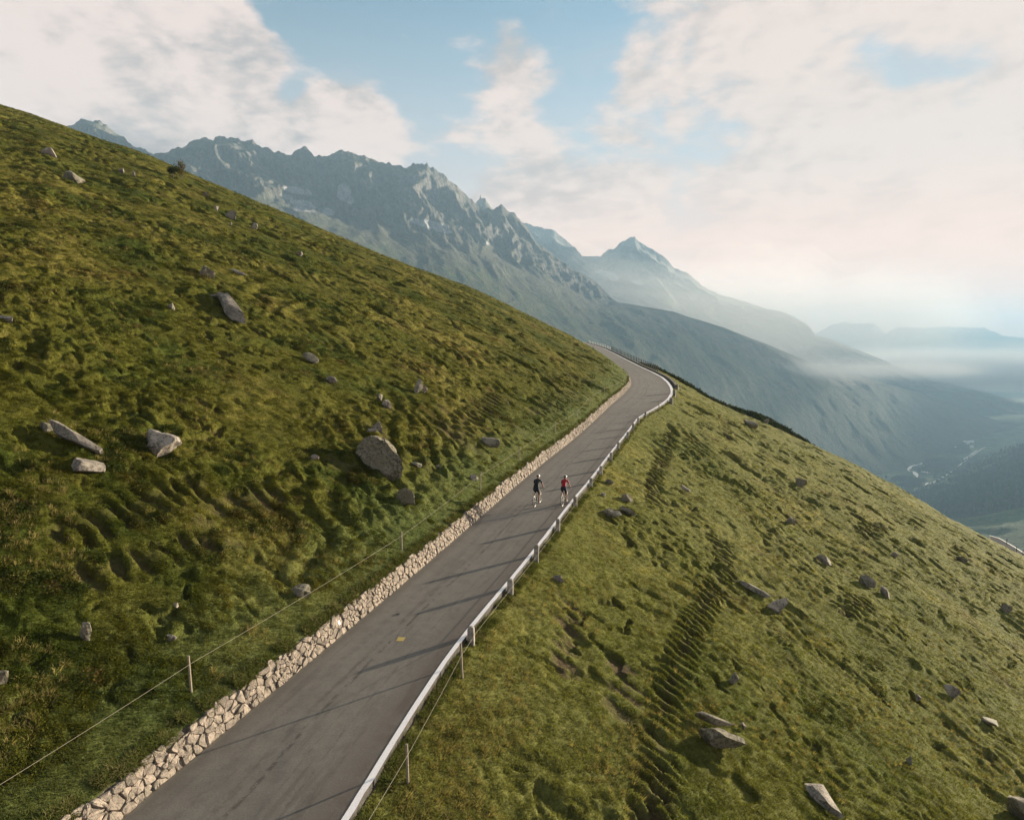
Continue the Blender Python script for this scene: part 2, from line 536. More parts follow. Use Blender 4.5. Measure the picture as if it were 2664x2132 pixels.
def fit_skyline():
    yy = np.geomspace(9, 325, 420)
    tl, el = ray(*zip(*SKY_L)); tr, er = ray(*zip(*SKY_R))
    for it in range(6):
        X = CT[:, None] * yy[None, :]
        Y = np.broadcast_to(yy[None, :], X.shape)
        E = land(X, Y, True, False) / Y
        side = X < XL(Y) - 3
        eL = np.where(side, E, -9).max(1)
        eR = np.where((X > XR(Y) + 2.5) & (Y < 172), E, -9).max(1)
        want = np.where(CT < 0.10, np.interp(CT, tl, el) - eL, np.where(CT > 0.235, np.interp(CT, tr, er) - eR, 0))
        want = np.where((CT >= 0.10) & (CT <= 0.235), 0, want)
        k = np.exp(-.5 * (np.arange(-9, 10) / 3.0) ** 2); k /= k.sum()
        CE[:] = CE + np.convolve(np.pad(want, 9, 'edge'), k, 'valid') * 0.8
    CE[:] = np.clip(CE, -0.2, 0.2)


fit_skyline()
_mr = np.geomspace(7.5, 325, 2600)


def at(u, v, dz=0.0):
    """the point of the hillside seen at photo pixel (u, v)"""
    t, e = ray(u, v)
    h = land(t * _mr, _mr) + dz - e * _mr
    i = np.argmax(h > 0) if (h > 0).any() else len(_mr) - 1
    if i == 0: y = _mr[0]
    else:
        a, b = h[i - 1], h[i]
        y = _mr[i - 1] + (_mr[i] - _mr[i - 1]) * (-a / (b - a + 1e-9))
    return Vector((float(t) * y, y, float(e) * y))


def on_road(u, v):
    t, e = ray(u, v)
    y = -10.4 / (float(e) - 0.05)
    return Vector((float(t) * y, y, RZ(y)))


def lz(x, y): return float(land(np.array([x]), np.array([y]))[0])

# trodden ripples: polylines in photo pixels, period (m), half width (m), depth (m)
TREADS = [
    ([(1690, 2120), (1712, 1980), (1718, 1900), (1735, 1800), (1770, 1700), (1800, 1620), (1850, 1540), (1885, 1480)], 0.66, 0.55, 0.36),
    ([(1690, 2132), (1705, 2050), (1715, 1960)], 0.7, 0.45, 0.22),
    ([(1700, 1310), (1695, 1260), (1712, 1220), (1735, 1160), (1745, 1120)], 0.8, 0.55, 0.28),
    ([(1885, 1480), (1880, 1440), (1862, 1390)], 0.8, 0.7, 0.20),
    ([(1890, 1130), (1885, 1110), (1880, 1085)], 0.9, 0.9, 0.22),
    ([(200, 1375), (280, 1330), (360, 1300), (430, 1275), (520, 1255)], 0.78, 0.62, 0.42),
    ([(240, 1480), (330, 1455), (430, 1430), (520, 1400)], 0.8, 0.5, 0.30),
    ([(560, 1300), (640, 1290), (730, 1270)], 1.0, 0.7, 0.24),
    ([(1180, 1120), (1215, 1085), (1260, 1060), (1300, 1030)], 1.0, 1.0, 0.30),
    ([(1400, 1070), (1440, 1050), (1490, 1020)], 1.1, 1.0, 0.28),
    ([(2190, 1580), (2215, 1570), (2250, 1560)], 0.8, 0.8, 0.24),
    ([(2240, 1385), (2260, 1378), (2290, 1365)], 1.0, 0.9, 0.24),
    ([(1620, 1730), (1640, 1760), (1615, 1830)], 0.9, 0.6, 0.10),
    ([(1480, 1560), (1475, 1640), (1470, 1720)], 0.9, 0.5, 0.10),
]
TREAD_W = []
for pts, per, wd, dep in TREADS:
    TREAD_W.append((np.array([at(u, v)[:] for u, v in pts]), per, wd, dep))


# bare earth scars in the turf: photo pixel, radius in metres
SCAR_W = []
for (u, v, rad) in ((1175, 1118, 2.2), (1232, 1165, 1.8), (1362, 1122, 2.0), (1010, 1058, 1.3), (985, 1118, 1.6), (880, 1200, 1.4), (1150, 1060, 1.2), (520, 1345, 0.9), (600, 1410, 0.9)):
    q_ = at(u, v); SCAR_W.append((q_.x, q_.y, rad * 0.6))


def tread_dips(x, y):
    dip = np.zeros_like(x); soil = np.zeros_like(x)
    for k, (P, per, wd, dep) in enumerate(TREAD_W):
        lo = P.min(0) - 4; hi = P.max(0) + 4
        idx = np.nonzero((x > lo[0]) & (x < hi[0]) & (y > lo[1]) & (y < hi[1]))[0]
        if len(idx) == 0: continue
        px, py = x[idx], y[idx]
        best = np.full(len(idx), 1e9); bs = np.zeros(len(idx)); bl = np.zeros(len(idx)); s0 = 0
        for a, b in zip(P[:-1], P[1:]):
            dx, dy = b[0] - a[0], b[1] - a[1]; L = math.hypot(dx, dy)
            tt = np.clip(((px - a[0]) * dx + (py - a[1]) * dy) / L / L, -0.05, 1.05)
            qx, qy = px - a[0] - tt * dx, py - a[1] - tt * dy
            dist = np.hypot(qx, qy)
            m = dist < best
            best[m] = dist[m]; bs[m] = (s0 + tt * L)[m]; bl[m] = ((qx * dy - qy * dx) / L)[m]
            s0 += L
        wob = fbm(px / 1.7, py / 1.7, 2, 71 + k)
        ph = np.cos(2 * np.pi * (bs + 0.5 * wob + (0.28 if P[:, 0].mean() > XR(P[:, 1].mean()) else -0.05) * bl) / per)
        env = np.exp(-(best / wd) ** 4) * sstep(-0.65, -0.15, fbm(px / 2.6, py / 2.6, 2, 91 + k))
        dd = dep * env * (1.15 * sstep(0.05, 0.55, ph) - 0.22 * sstep(-0.2, -0.8, ph))
        dip[idx] -= dd
        trail = np.exp(-(best / (0.42 * wd)) ** 2) * sstep(-0.4, 0.2, fbm(px / 1.2, py / 1.2, 2, 95))
        dip[idx] -= 0.05 * trail
        soil[idx] = np.maximum(soil[idx], np.maximum(env * sstep(0.1, 0.5, ph), 0.42 * trail))
    for (cx, cy, rad) in SCAR_W:
        idx = np.nonzero((np.abs(x - cx) < 2 * rad) & (np.abs(y - cy) < 2 * rad))[0]
        if len(idx):
            q = np.hypot(x[idx] - cx, y[idx] - cy) / rad + 0.7 * fbm(x[idx] / 0.9, y[idx] / 0.9, 3, 93)
            soil[idx] = np.maximum(soil[idx], 0.6 * sstep(1.0, 0.4, q))
    return dip, soil


def tussocks(x, y, side):
    """fine relief of the turf; side: metres away from the road"""
    a = sstep(0.3, 3.0, side)
    g = 0.30 + 0.70 * sstep(-0.25, 0.35, fbm(x / 9, y / 9, 2, 31))
    g = g * np.where(x > XR(y), 0.55 + 0.50 * sstep(30, 60, y), 0.95)
    # rounded tufts parted by sharp creases
    wx, wy = x + 0.25 * gnoise(x / 0.7, y / 0.7, 43), y + 0.25 * gnoise(x / 0.7, y / 0.7, 44)
    b1 = np.abs(gnoise(wx / 0.80, wy / 1.05, 41))
    b2 = np.abs(gnoise(wx / 0.36, wy / 0.46, 51))
    b3 = np.abs(gnoise(x / 2.4, y / 3.2, 61))
    h = (0.34 * b1 + 0.17 * b2 + 0.16 * b3) * g - 0.17
    # sharp-edged hollows torn into the turf: small near ones, broad ones higher up
    far = sstep(35, 110, y)
    m1 = sstep(-0.15, 0.25, fbm(x / 7, y / 9, 2, 78))
    p1 = sstep(0.27, 0.37, fbm(wx / 0.85, wy / 1.0, 2, 77)) * m1 * (1 - 0.5 * far)
    p2 = sstep(0.30, 0.40, fbm(wx / 2.1, wy / 2.3, 2, 79)) * sstep(-0.25, 0.2, fbm(x / 13, y / 17, 2, 80)) * (0.5 + 0.5 * far)
    p3 = sstep(0.33, 0.42, fbm(x / 4.6, y / 4.2, 2, 82)) * far
    pit = 0.28 * p1 + 0.42 * p2 + 0.85 * p3
    hole = np.clip(np.maximum(p1, p2), 0, 1)
    crease = np.clip(1 - b1 / 0.11, 0, 1) * g
    step = np.sin((x * 0.9 + 0.35 * y + 2.2 * fbm(x / 5, y / 5, 2, 83)) * 2 * np.pi / 1.5)
    sm = sstep(0.05, 0.4, fbm(x / 12, y / 12, 2, 87))
    h = h - pit + 0.11 * step * sm
    hole = np.maximum(hole, 0.6 * crease)
    return a * h, hole * a


def veg(x, y, left):
    """plant colours: olive turf, straw, bilberry green, heather brown"""
    n1 = fbm(x / 11, y / 11, 3, 101)
    n2 = fbm(x / 3.0, y / 3.6, 3, 113)
    n3 = fbm(x / 0.8, y / 1.0, 2, 127)
    n4 = fbm(x / 24, y / 24, 2, 131)
    C = lambda r, g, b: np.array([r, g, b])
    olive, green = C(.108, .102, .027), C(.066, .086, .023)
    straw, dark, brown, pale = C(.20, .165, .060), C(.036, .046, .012), C(.090, .056, .022), C(.150, .145, .066)
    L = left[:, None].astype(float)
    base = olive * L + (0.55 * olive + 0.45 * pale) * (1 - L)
    def bl(c, m): return base * (1 - m[:, None]) + c * m[:, None]
    base = bl(green, (0.45 + 0.35 * left) * sstep(-0.05, 0.42, 0.7 * n1 + 0.6 * n2))
    base = bl(straw, 0.75 * sstep(0.05, 0.5, -n1 + 0.5 * n3 + 0.3 * n4))
    base = bl(pale, 0.75 * (1 - left) * sstep(-0.3, 0.3, n4 + 0.4 * n2))
    base = bl(brown, (0.35 + 0.25 * left) * sstep(0.18, 0.5, n2 - 0.3 * n1))
    base = bl(dark, (0.22 + 0.45 * left) * sstep(0.14, 0.50, 0.45 * n1 + 0.3 * n2 + 0.75 * n3))
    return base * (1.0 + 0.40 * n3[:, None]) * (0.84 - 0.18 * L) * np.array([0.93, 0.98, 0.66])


def sides(x, y):
    return np.maximum(XL(y) - x - 0.32, x - XR(y) - 0.17), x < XL(y)


def full_land(x, y):
    z = land(x, y)
    sd, left = sides(x, y)
    tz, hole = tussocks(x, y, sd)
    dip, soil = tread_dips(x, y)
    return z + tz * (1 - 0.6 * soil) + np.where(left, 0.72, 1.35) * dip * sstep(0.2, 2, sd), sd, left, hole, soil


def build_hill():
    nc, nr = 770, 1290
    t = np.linspace(-0.90, 0.90, nc)
    y = np.geomspace(7.6, 325, nr)
    X = (t[None, :] * y[:, None]).ravel(); Y = np.repeat(y, nc)
    z, sd, left, hole, soil = full_land(X, Y)
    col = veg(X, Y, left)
    n = fbm(X / 0.5, Y / 0.5, 2, 151)
    bare = np.clip(soil * np.where(left, 0.55, 0.9) + 0.45 * sstep(0.5, 0.9, hole), 0, 0.9)
    col = col * (1 - bare[:, None]) + np.array([.070, .050, .030]) * bare[:, None]
    # gravelly soil and grey herbs just behind the wall
    gv = np.where(left, np.exp(-np.maximum(sd, 0) / 0.5), 0) * sstep(-0.5, 0.3, n)
    col = col * (1 - 0.35 * gv[:, None]) + np.array([.15, .13, .09]) * 0.35 * gv[:, None]
    bk = np.where(left, np.exp(-(np.maximum(sd - 1.2, 0) / 2.2) ** 2), 0) * 0.6
    col = col * (1 - bk[:, None]) + np.array([.085, .105, .034]) * bk[:, None]
    on = (sd < 0)
    col[on] = (.12, .10, .08)
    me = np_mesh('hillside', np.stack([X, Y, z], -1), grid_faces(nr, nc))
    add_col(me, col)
    o = link('hillside', me, M_GROUND)
    tag(o, 'steep grassy hillside above and below the road', None, None, 'structure')
    # the slope goes on around and behind the camera
    xs = np.concatenate([np.linspace(-330, -20, 60), np.linspace(-18, 18, 37), np.linspace(20, 330, 60)])
    ys = np.concatenate([np.linspace(-60, 7.7, 55)])
    XX, YY = np.meshgrid(xs, ys)
    z2 = land(XX.ravel(), YY.ravel(), False) - 0.02
    sd2, l2 = sides(XX.ravel(), YY.ravel())
    me2 = np_mesh('near_slope', np.stack([XX.ravel(), YY.ravel(), z2], -1), grid_faces(len(ys), len(xs)))
    add_col(me2, veg(XX.ravel(), YY.ravel(), l2))
    o2 = link('near_slope', me2, M_GROUND)
    tag(o2, 'grassy slope behind the camera', None, None, 'structure')
    for sgn, lab in ((1, 'grassy slope going on to the right of the view'), (-1, 'grassy slope going on to the left of the view')):
        t3 = sgn * np.geomspace(0.899, 4.0, 60); y3 = np.geomspace(7.4, 325, 260)
        X3 = (t3[None, :] * y3[:, None]).ravel(); Y3 = np.repeat(y3, len(t3))
        z3, sd3, l3, _, _ = full_land(X3, Y3)
        me3 = np_mesh('side_slope', np.stack([X3, Y3, z3 - 0.01], -1), grid_faces(len(y3), len(t3), sgn < 0))
        add_col(me3, veg(X3, Y3, l3))
        tag(link('side_slope', me3, M_GROUND), lab, None, None, 'structure')


build_hill()

# ------------------------------------------------------------------ road
def ribbon(name, ys, xa, xb, z, nx, m, parent=None, attr=True, smooth=True):
    """a sheet between two edges x = xa(y) .. xb(y)"""
    ny = len(ys)
    f = np.linspace(0, 1, nx)
    X = xa[:, None] * (1 - f) + xb[:, None] * f
    Y = np.repeat(ys, nx); Z = np.repeat(z, nx)
    me = np_mesh(name, np.stack([X.ravel(), Y, Z], -1), grid_faces(ny, nx), smooth)
    if attr:
        a = me.attributes.new('road', 'FLOAT_VECTOR', 'POINT')
        v = np.stack([np.tile(f, ny), Y, np.zeros_like(Y)], -1).astype(np.float32)
        a.data.foreach_set('vector', v.ravel())
    return link(name, me, m, parent)


YR = np.concatenate([np.arange(-55, 130, 0.8), np.arange(130, 318, 2.0)])
road = ribbon('road', YR, XL(YR) - 0.12, XR(YR) + 0.02, RZ(YR), 9, M_ASPHALT)
tag(road, 'narrow grey asphalt mountain road', None, None, 'structure')


def strip_prism(ys, x0, x1, ztop, zbot):
    """a continuous kerb with a rectangular section; x0 < x1 arrays"""
    n = len(ys)
    V = np.zeros((n, 4, 3))
    V[:, 0] = np.stack([x0, ys, zbot], -1); V[:, 1] = np.stack([x0, ys, ztop], -1)
    V[:, 2] = np.stack([x1, ys, ztop], -1); V[:, 3] = np.stack([x1, ys, zbot], -1)
    F = []
    for i in range(n - 1):
        a, b = i * 4, i * 4 + 4
        for j in range(3):
            F.append((a + j, b + j, b + j + 1, a + j + 1))
    F.append((0, 1, 2, 3)); F.append(tuple((n - 1) * 4 + k for k in (3, 2, 1, 0)))
    return np_mesh('kerb', V.reshape(-1, 3), np.array(F), False)


def noise1(y, s, seed): return fbm(y / s, y * 0 + seed * 3.3, 2, seed)

YK = np.concatenate([np.arange(-50, 130, 0.5), np.arange(130, 316, 2.0)])
kerb = empty('edge_kerb', (0, 0, 0))
tag(kerb, 'low stone kerb with a white painted top along the outer edge of the road', 'kerb')
wob = 0.045 * noise1(YK, 0.9, 3) * (YK < 130)
wdt = np.interp(YK, [0, 60, 75, 95, 120, 140, 400], [.15, .15, .20, .36, .40, .30, .30])
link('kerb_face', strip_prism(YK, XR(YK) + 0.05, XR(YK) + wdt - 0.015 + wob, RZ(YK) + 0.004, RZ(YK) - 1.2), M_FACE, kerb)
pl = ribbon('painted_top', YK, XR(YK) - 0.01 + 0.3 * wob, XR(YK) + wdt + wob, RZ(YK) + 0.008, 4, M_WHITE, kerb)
# low ledge carrying the far posts
YF = np.arange(112, 310, 1.0)
ledge = link('stone_ledge', strip_prism(YF, XR(YF) + 1.05, XR(YF) + 1.42 + 0.05 * noise1(YF, 2, 5), RZ(YF) + 0.08 * sstep(112, 120, YF) + 0.04 * noise1(YF, 3, 8), RZ(YF) - 0.9), M_PALEROCK)
tag(ledge, 'low pale stone ledge behind the white edge line of the far road', 'wall')

# small marks on the asphalt
def quad_on_road(name, uvs, dz, m):
    v = [on_road(u, w_) + Vector((0, 0, dz)) for u, w_ in uvs]
    return link(name, np_mesh(name, np.array([p[:] for p in v]), np.array([[0, 1, 2, 3]]), False), m)

q = quad_on_road('yellow_mark', [(1030, 1667), (1049, 1667), (1056, 1657), (1036, 1656)], 0.004, M_YELLOW)
tag(q, 'small yellow painted square on the asphalt', 'road marking')
p = on_road(1035, 1597)
bm = bmesh.new()
bmesh.ops.create_cone(bm, cap_ends=True, segments=14, radius1=0.075, radius2=0.07, depth=0.02)
me = bpy.data.meshes.new('drain_cap'); bm.to_mesh(me); bm.free()
o = link('drain_cap', me, M_DARKPOST, None, p + Vector((0, 0, 0.004)))
tag(o, 'small dark round cap set in the asphalt above the yellow square', 'drain cap')

# ------------------------------------------------------------------ dry stone wall
def clip_poly(poly, nx, ny, c):
    out = []
    n = len(poly)
    for i in range(n):
        a, b = poly[i], poly[(i + 1) % n]
        da, db = a[0] * nx + a[1] * ny - c, b[0] * nx + b[1] * ny - c
        if da <= 0: out.append(a)
        if (da < 0 < db) or (db < 0 < da):
            t = da / (da - db)
            out.append((a[0] + (b[0] - a[0]) * t, a[1] + (b[1] - a[1]) * t))
    return out


def wall_frame(y):
    """foot of the wall at y, direction along it, outward normal of its leaning face"""
    x = float(XL(y)); y2 = y + 0.5
    T = Vector((float(XL(y2)) - x, 0.5, 0.025)).normalized()
    Nn = Vector((T.y, -T.x, 0)).normalized()
    return Vector((x, y, RZ(y))), T, Nn


def build_wall():
    root = empty('dry_stone_wall', (float(XL(40)), 40, RZ(40)))
    tag(root, 'low retaining wall of pale rounded stones along the uphill edge of the road', 'wall')
    rr = random.Random(5)
    H = 0.66
    LEAN = 0.30
    # stretch of wall in arc length
    ya = np.arange(6, 136, 0.25)
    xa = XL(ya); seg = np.hypot(np.diff(xa), np.diff(ya)); S = np.concatenate([[0], np.cumsum(seg)])
    total = S[-1]
    pts = []
    s = 0.0
    while s < total:
        yy = float(np.interp(s, S, ya))
        size = 0.255 * rr.choice((0.7, 0.85, 1.0, 1.5))
        s += size * rr.uniform(0.75, 1.25)
        h = rr.uniform(0.04, 0.14); k = 0
        while h < H + 0.02:
            pts.append((s + rr.uniform(-0.16, 0.16) * 1.0 + (0.5 * size if k % 2 else 0), h, yy))
            h += size * 0.62 * rr.uniform(0.7, 1.3); k += 1
    pts.sort()
    arr = np.array(pts)
    stones = []
    for i, (sx, hy, yy) in enumerate(pts):
        hw = 0.36
        top = H + 0.10 * float(gnoise(np.array([sx * 1.3]), np.array([0.5]), 3)[0]) + rr.uniform(-0.04, 0.07)
        poly = [(sx - hw, 0.0), (sx + hw, 0.0), (sx + hw, top), (sx - hw, top)]
        lo = np.searchsorted(arr[:, 0], sx - 0.85); hi = np.searchsorted(arr[:, 0], sx + 0.85)
        for j in range(lo, hi):
            if j == i: continue
            ox, oy = arr[j, 0], arr[j, 1]
            dx, dy = ox - sx, (oy - hy) * 1.35
            nx, ny = dx, dy * 1.35
            c = nx * (sx + ox) / 2 + ny * (hy + oy) / 2
            poly = clip_poly(poly, nx, ny, c)
            if len(poly) < 3: break
        if len(poly) < 3: continue
        cx = sum(p[0] for p in poly) / len(poly); cy = sum(p[1] for p in poly) / len(poly)
        area = 0.5 * abs(sum(poly[k][0] * poly[(k + 1) % len(poly)][1] - poly[(k + 1) % len(poly)][0] * poly[k][1] for k in range(len(poly))))
        if area < 0.006: continue
        # round the corners: cut each corner
        rnd = []
        n = len(poly)
        for k in range(n):
            a, b = poly[k], poly[(k + 1) % n]
            if math.hypot(a[0] - b[0], a[1] - b[1]) < 0.02: continue
            for t in (rr.uniform(.12, .25), rr.uniform(.75, .88)):
                rnd.append((a[0] + (b[0] - a[0]) * t, a[1] + (b[1] - a[1]) * t))
        stones.append((float(np.interp(cx, S, ya)), cx, cy, rnd, rr.uniform(0.035, 0.10), rr.uniform(-0.12, 0.12), rr.uniform(-0.10, 0.10)))

    def stone_geo(st, V, F):
        yy, cx, cy, poly, out, tx, ty = st
        foot, T, Nn = wall_frame(yy)
        up = (Vector((0, 0, 1)) * H - Nn * LEAN).normalized()
        fn = T.cross(up).normalized()
        if fn.dot(Nn) < 0: fn = -fn
        base = len(V); n = len(poly)
        c0 = foot
        rings = ((1.0, -0.06), (0.985, out * 0.6), (0.84, out))
        for sc_, dp in rings:
            for (px, py) in poly:
                qx, qy = (px - cx) * sc_, (py - cy) * sc_
                tilt = dp + (qx * tx + qy * ty) * 1.2 if dp > 0 else dp
                j = 0.012 if dp > 0 else 0
                V.append((c0 + T * (qx + rr.uniform(-j, j)) + up * (cy + qy + rr.uniform(-j, j)) + fn * (tilt + rr.uniform(-j, j) * 1.3))[:])
        V.append((c0 + up * cy + fn * (out * 1.08))[:])
        for r_ in range(2):
            for k in range(n):
                a = base + r_ * n + k; b = base + r_ * n + (k + 1) % n
                F.append((a, b, b + n)); F.append((a, b + n, a + n))
        for k in range(n):
            F.append((base + 2 * n + k, base + 2 * n + (k + 1) % n, base + 3 * n))

    # the 300 that show largest are parts, the rest one part
    size_seen = lambda st: (len(st[3]) and (abs(sum(st[3][k][0] * st[3][(k + 1) % len(st[3])][1] - st[3][(k + 1) % len(st[3])][0] * st[3][k][1] for k in range(len(st[3]))))) / (st[0] ** 2)) * (1 if st[0] > 13.5 else 0)
    stones.sort(key=size_seen, reverse=True)
    inv = Matrix.Translation(-root.location)
    for st in stones[:299]:
        V, F = [], []
        stone_geo(st, V, F)
        Va = np.array(V); c = Va.mean(0)
        me = np_mesh('stone', Va - c, np.array(F), False)
        link('stone', me, M_WALLSTONE, root, Vector(c) - root.location)
    V, F = [], []
    for st in stones[299:]:
        stone_geo(st, V, F)
    me = np_mesh('smaller_stones', np.array(V) - np.array(root.location), np.array(F), False)
    o = link('smaller_stones', me, M_WALLSTONE, root)
    tag(o, None, None, None, 'stuff')
    # earth core behind the stones
    yc = np.arange(6, 138, 0.4)
    rows = []
    for y in yc:
        foot, T, Nn = wall_frame(float(y))
        a = foot - Vector((0, 0, 0.06)); b = foot + Vector((0, 0, H - 0.06)) - Nn * (LEAN); c = b - Nn * 0.5 - Vector((0, 0, 0.1))
        rows += [a[:], b[:], c[:]]
    me = np_mesh('wall_core', np.array(rows) - np.array(root.location), grid_faces(len(yc), 3), False)
    link('wall_core', me, M_MORTAR, root)
    # a small white plate fixed to one stone
    pr = on_road(880, 1657)
    foot, T, Nn = wall_frame(pr.y)
    b = bmesh.new(); bmesh.ops.create_cube(b, size=1.0)
    bmesh.ops.scale(b, vec=(0.09, 0.012, 0.13), verts=b.verts)
    me = bpy.data.meshes.new('marker_plate'); b.to_mesh(me); b.free()
    o = link('marker_plate', me, simple('white_plate', (0.8, 0.78, 0.74), 0.5, 0.05), None, foot + Vector((0, 0, 0.5)) + Nn * 0.02)
    o.rotation_euler = (R(-20), 0, math.atan2(T.y, T.x))
    tag(o, 'small white plate fixed to a stone of the roadside wall', 'plate')


build_wall()

# ------------------------------------------------------------------ guard stones and posts
def stele_mesh(wd, th, ht, seed):
    rr = random.Random(seed)
    b = bmesh.new()
    prof = [(-wd / 2 * 1.06, 0), (-wd / 2, ht - wd * 0.45)]
    for k in range(1, 6):
        a = math.pi - k * math.pi / 6
        prof.append((math.cos(a) * wd / 2, ht - wd * 0.45 + math.sin(a) * wd * 0.45))
    prof += [(wd / 2, ht - wd * 0.45), (wd / 2 * 1.06, 0)]
    rings = []
    for y, s in ((-th / 2, 0.90), (-th / 2 + 0.03, 1.0), (th / 2 - 0.03, 1.0), (th / 2, 0.90)):
        rings.append([b.verts.new((x * s + rr.uniform(-.006, .006), y, (z if z > 0 else 0) * (s * 0.3 + 0.7) + rr.uniform(-.006, .006))) for x, z in prof])
    for r0, r1 in zip(rings[:-1], rings[1:]):
        for k in range(len(prof) - 1):
            b.faces.new((r0[k], r0[k + 1], r1[k + 1], r1[k]))
    b.faces.new(rings[0][::-1]); b.faces.new(rings[-1])
    bmesh.ops.recalc_face_normals(b, faces=b.faces)
    me = bpy.data.meshes.new('guard_stone'); b.to_mesh(me); b.free()
    return me


G_TOP = [(1226, 1639), (1327, 1504), (1394, 1415), (1451, 1348), (1498, 1291), (1538, 1243), (1563, 1211), (1589, 1176), (1610, 1149), (1632, 1125), (1647, 1100), (1660, 1086), (1679, 1073)]
G_LAB = ['tall mossy guard stone with rounded top nearest the camera, beside a wooden stake',
         'second grey guard stone up the kerb, the cord fence running past its foot',
         'third guard stone up the kerb, below the right cyclist',
         'fourth guard stone up the kerb, just below the rear wheel of the red cyclist',
         'fifth guard stone up the kerb, level with the wheels of the red cyclist',
         'sixth guard stone up the kerb, level with the head of the red cyclist',
         'seventh guard stone up the kerb, first beyond the cyclists',
         'eighth guard stone up the kerb, second beyond the cyclists',
         'ninth guard stone up the kerb, third beyond the cyclists',
         'tenth guard stone up the kerb, below the left turn of the white line',
         'third last guard stone before the kerb swings right',
         'second last guard stone before the kerb swings right',
         'last guard stone where the kerb swings right into the bend']
for k, ((u, v), lab) in enumerate(zip(G_TOP, G_LAB)):
    # find where the kerb's outer face passes under this pixel column
    t, e = ray(u, v)
    ys = np.linspace(12, 95, 4000)
    off = 0.31
    i = np.argmin(np.abs(XR(ys) + off - float(t) * ys))
    y = float(ys[i]); x = float(XR(y)) + off
    top = float(e) * y
    top = min(max(top, RZ(y) + 0.34), RZ(y) + 0.58)
    zb = RZ(y) - 0.85
    o = link('guard_stone', stele_mesh(random.uniform(0.20, 0.25), random.uniform(0.15, 0.20), top - zb, k), M_GUARD, None, (x, y, zb))
    o.rotation_euler = (random.uniform(-.03, .03), random.uniform(-.04, .04), math.atan2(-(float(XR(y + 1)) - float(XR(y))), 1) * 0.5 + random.uniform(-.1, .1))
    tag(o, lab, 'guard stone', 'guard stones along the outer kerb')

# pale square blocks on the outside of the bend
for (u, vt, vb, lab) in ((1746, 1034, 1050, 'pale square guard block on the outside of the bend, lowest of three'),
                         (1754, 1014, 1030, 'pale square guard block at the sharpest part of the white kerb'),
                         (1761, 999, 1011, 'pale guard block on the grass just above the bend')):
    p = at(u, vb)
    h = (vb - vt) / F_PX * p.y
    b = bmesh.new(); bmesh.ops.create_cube(b, size=1.0)
    bmesh.ops.scale(b, vec=(0.42, 0.36, h + 0.4), verts=b.verts)
    bmesh.ops.bevel(b, geom=b.edges[:], offset=0.04, segments=2, affect='EDGES')
    me = bpy.data.meshes.new('guard_block'); b.to_mesh(me); b.free()
    o = link('guard_block', me, M_GUARD, None, p + Vector((0, 0, h / 2 - 0.2)))
    o.rotation_euler[2] = random.uniform(-.5, .2)
    tag(o, lab, 'guard block', 'guard blocks around the bend')


def post_mesh(name, w_, h, taper=0.92):
    b = bmesh.new()
    bmesh.ops.create_cone(b, cap_ends=True, segments=8, radius1=w_ / 2, radius2=w_ / 2 * taper, depth=h)
    bmesh.ops.translate(b, verts=b.verts, vec=(0, 0, h / 2))
    me = bpy.data.meshes.new(name); b.to_mesh(me); b.free()
    return me


# dark posts on the ledge of the far road, then pale ones beyond them
pm = post_mesh('dark_guard_post', 0.20, 1.25)
for k, y in enumerate(np.concatenate([np.geomspace(139, 232, 30)])):
    o = link('dark_guard_post', pm, M_DARKPOST, None, (float(XR(y)) + 1.25, float(y), RZ(float(y)) + 0.05))
    tag(o, 'dark upright guard post in the close row along the far road beyond the bend', 'post', 'dark guard posts along the far road')
pm2 = post_mesh('pale_guard_post', 0.24, 1.05)
for k, y in enumerate(np.linspace(236, 300, 14)):
    o = link('pale_guard_post', pm2, M_PALEPOST, None, (float(XR(y)) + 1.25, float(y), RZ(float(y)) + 0.05))
    tag(o, 'tiny pale guard post where the far road disappears behind the hillside', 'post', 'pale guard posts at the end of the far road')

# ------------------------------------------------------------------ pasture fences
def tube(pts, r, n=5):
    V, F = [], []
    P = [Vector(p) for p in pts]
    for i, p in enumerate(P):
        d = (P[min(i + 1, len(P) - 1)] - P[max(i - 1, 0)]).normalized()
        a = d.cross(Vector((0, 0, 1)))
        a = a.normalized() if a.length > 1e-3 else Vector((1, 0, 0))
        b = a.cross(d).normalized()
        for k in range(n):
            th = 2 * math.pi * k / n
            V.append((p + a * (math.cos(th) * r) + b * (math.sin(th) * r))[:])
    for i in range(len(P) - 1):
        for k in range(n):
            F.append((i * n + k, i * n + (k + 1) % n, (i + 1) * n + (k + 1) % n, (i + 1) * n + k))
    return V, F


def build_fence(name, label, posts, extra_pts_start, r_post=0.036):
    root = empty(name, (0, 0, 0))
    tag(root, label, 'fence')
    heads = list(extra_pts_start)
    for (u, vt, vb, wire) in posts:
        p = at(u, vb)
        h = max(0.6, (vb - vt) / F_PX * p.y)
        o = link('post', post_mesh('post', 2 * r_post, h + 0.35), M_WOOD, root, p - Vector((0, 0, 0.35)))
        o.rotation_euler = (random.uniform(-.04, .04), random.uniform(-.05, .05), 0)
        if wire: heads.append(p + Vector((0, 0, h * 0.80)) + Vector((0.04, -0.03, 0)))
    pts = []
    for a, b in zip(heads[:-1], heads[1:]):
        L = (b - a).length
        for k in range(8):
            f = k / 8
            pts.append(a.lerp(b, f) - Vector((0, 0, 0.012 * L * 4 * f * (1 - f) * 0.35)))
    pts.append(heads[-1])
    V, F = tube(pts, 0.0042)
    link('cord', np_mesh('cord', np.array(V), np.array(F)), M_WIRE, root)
    return root


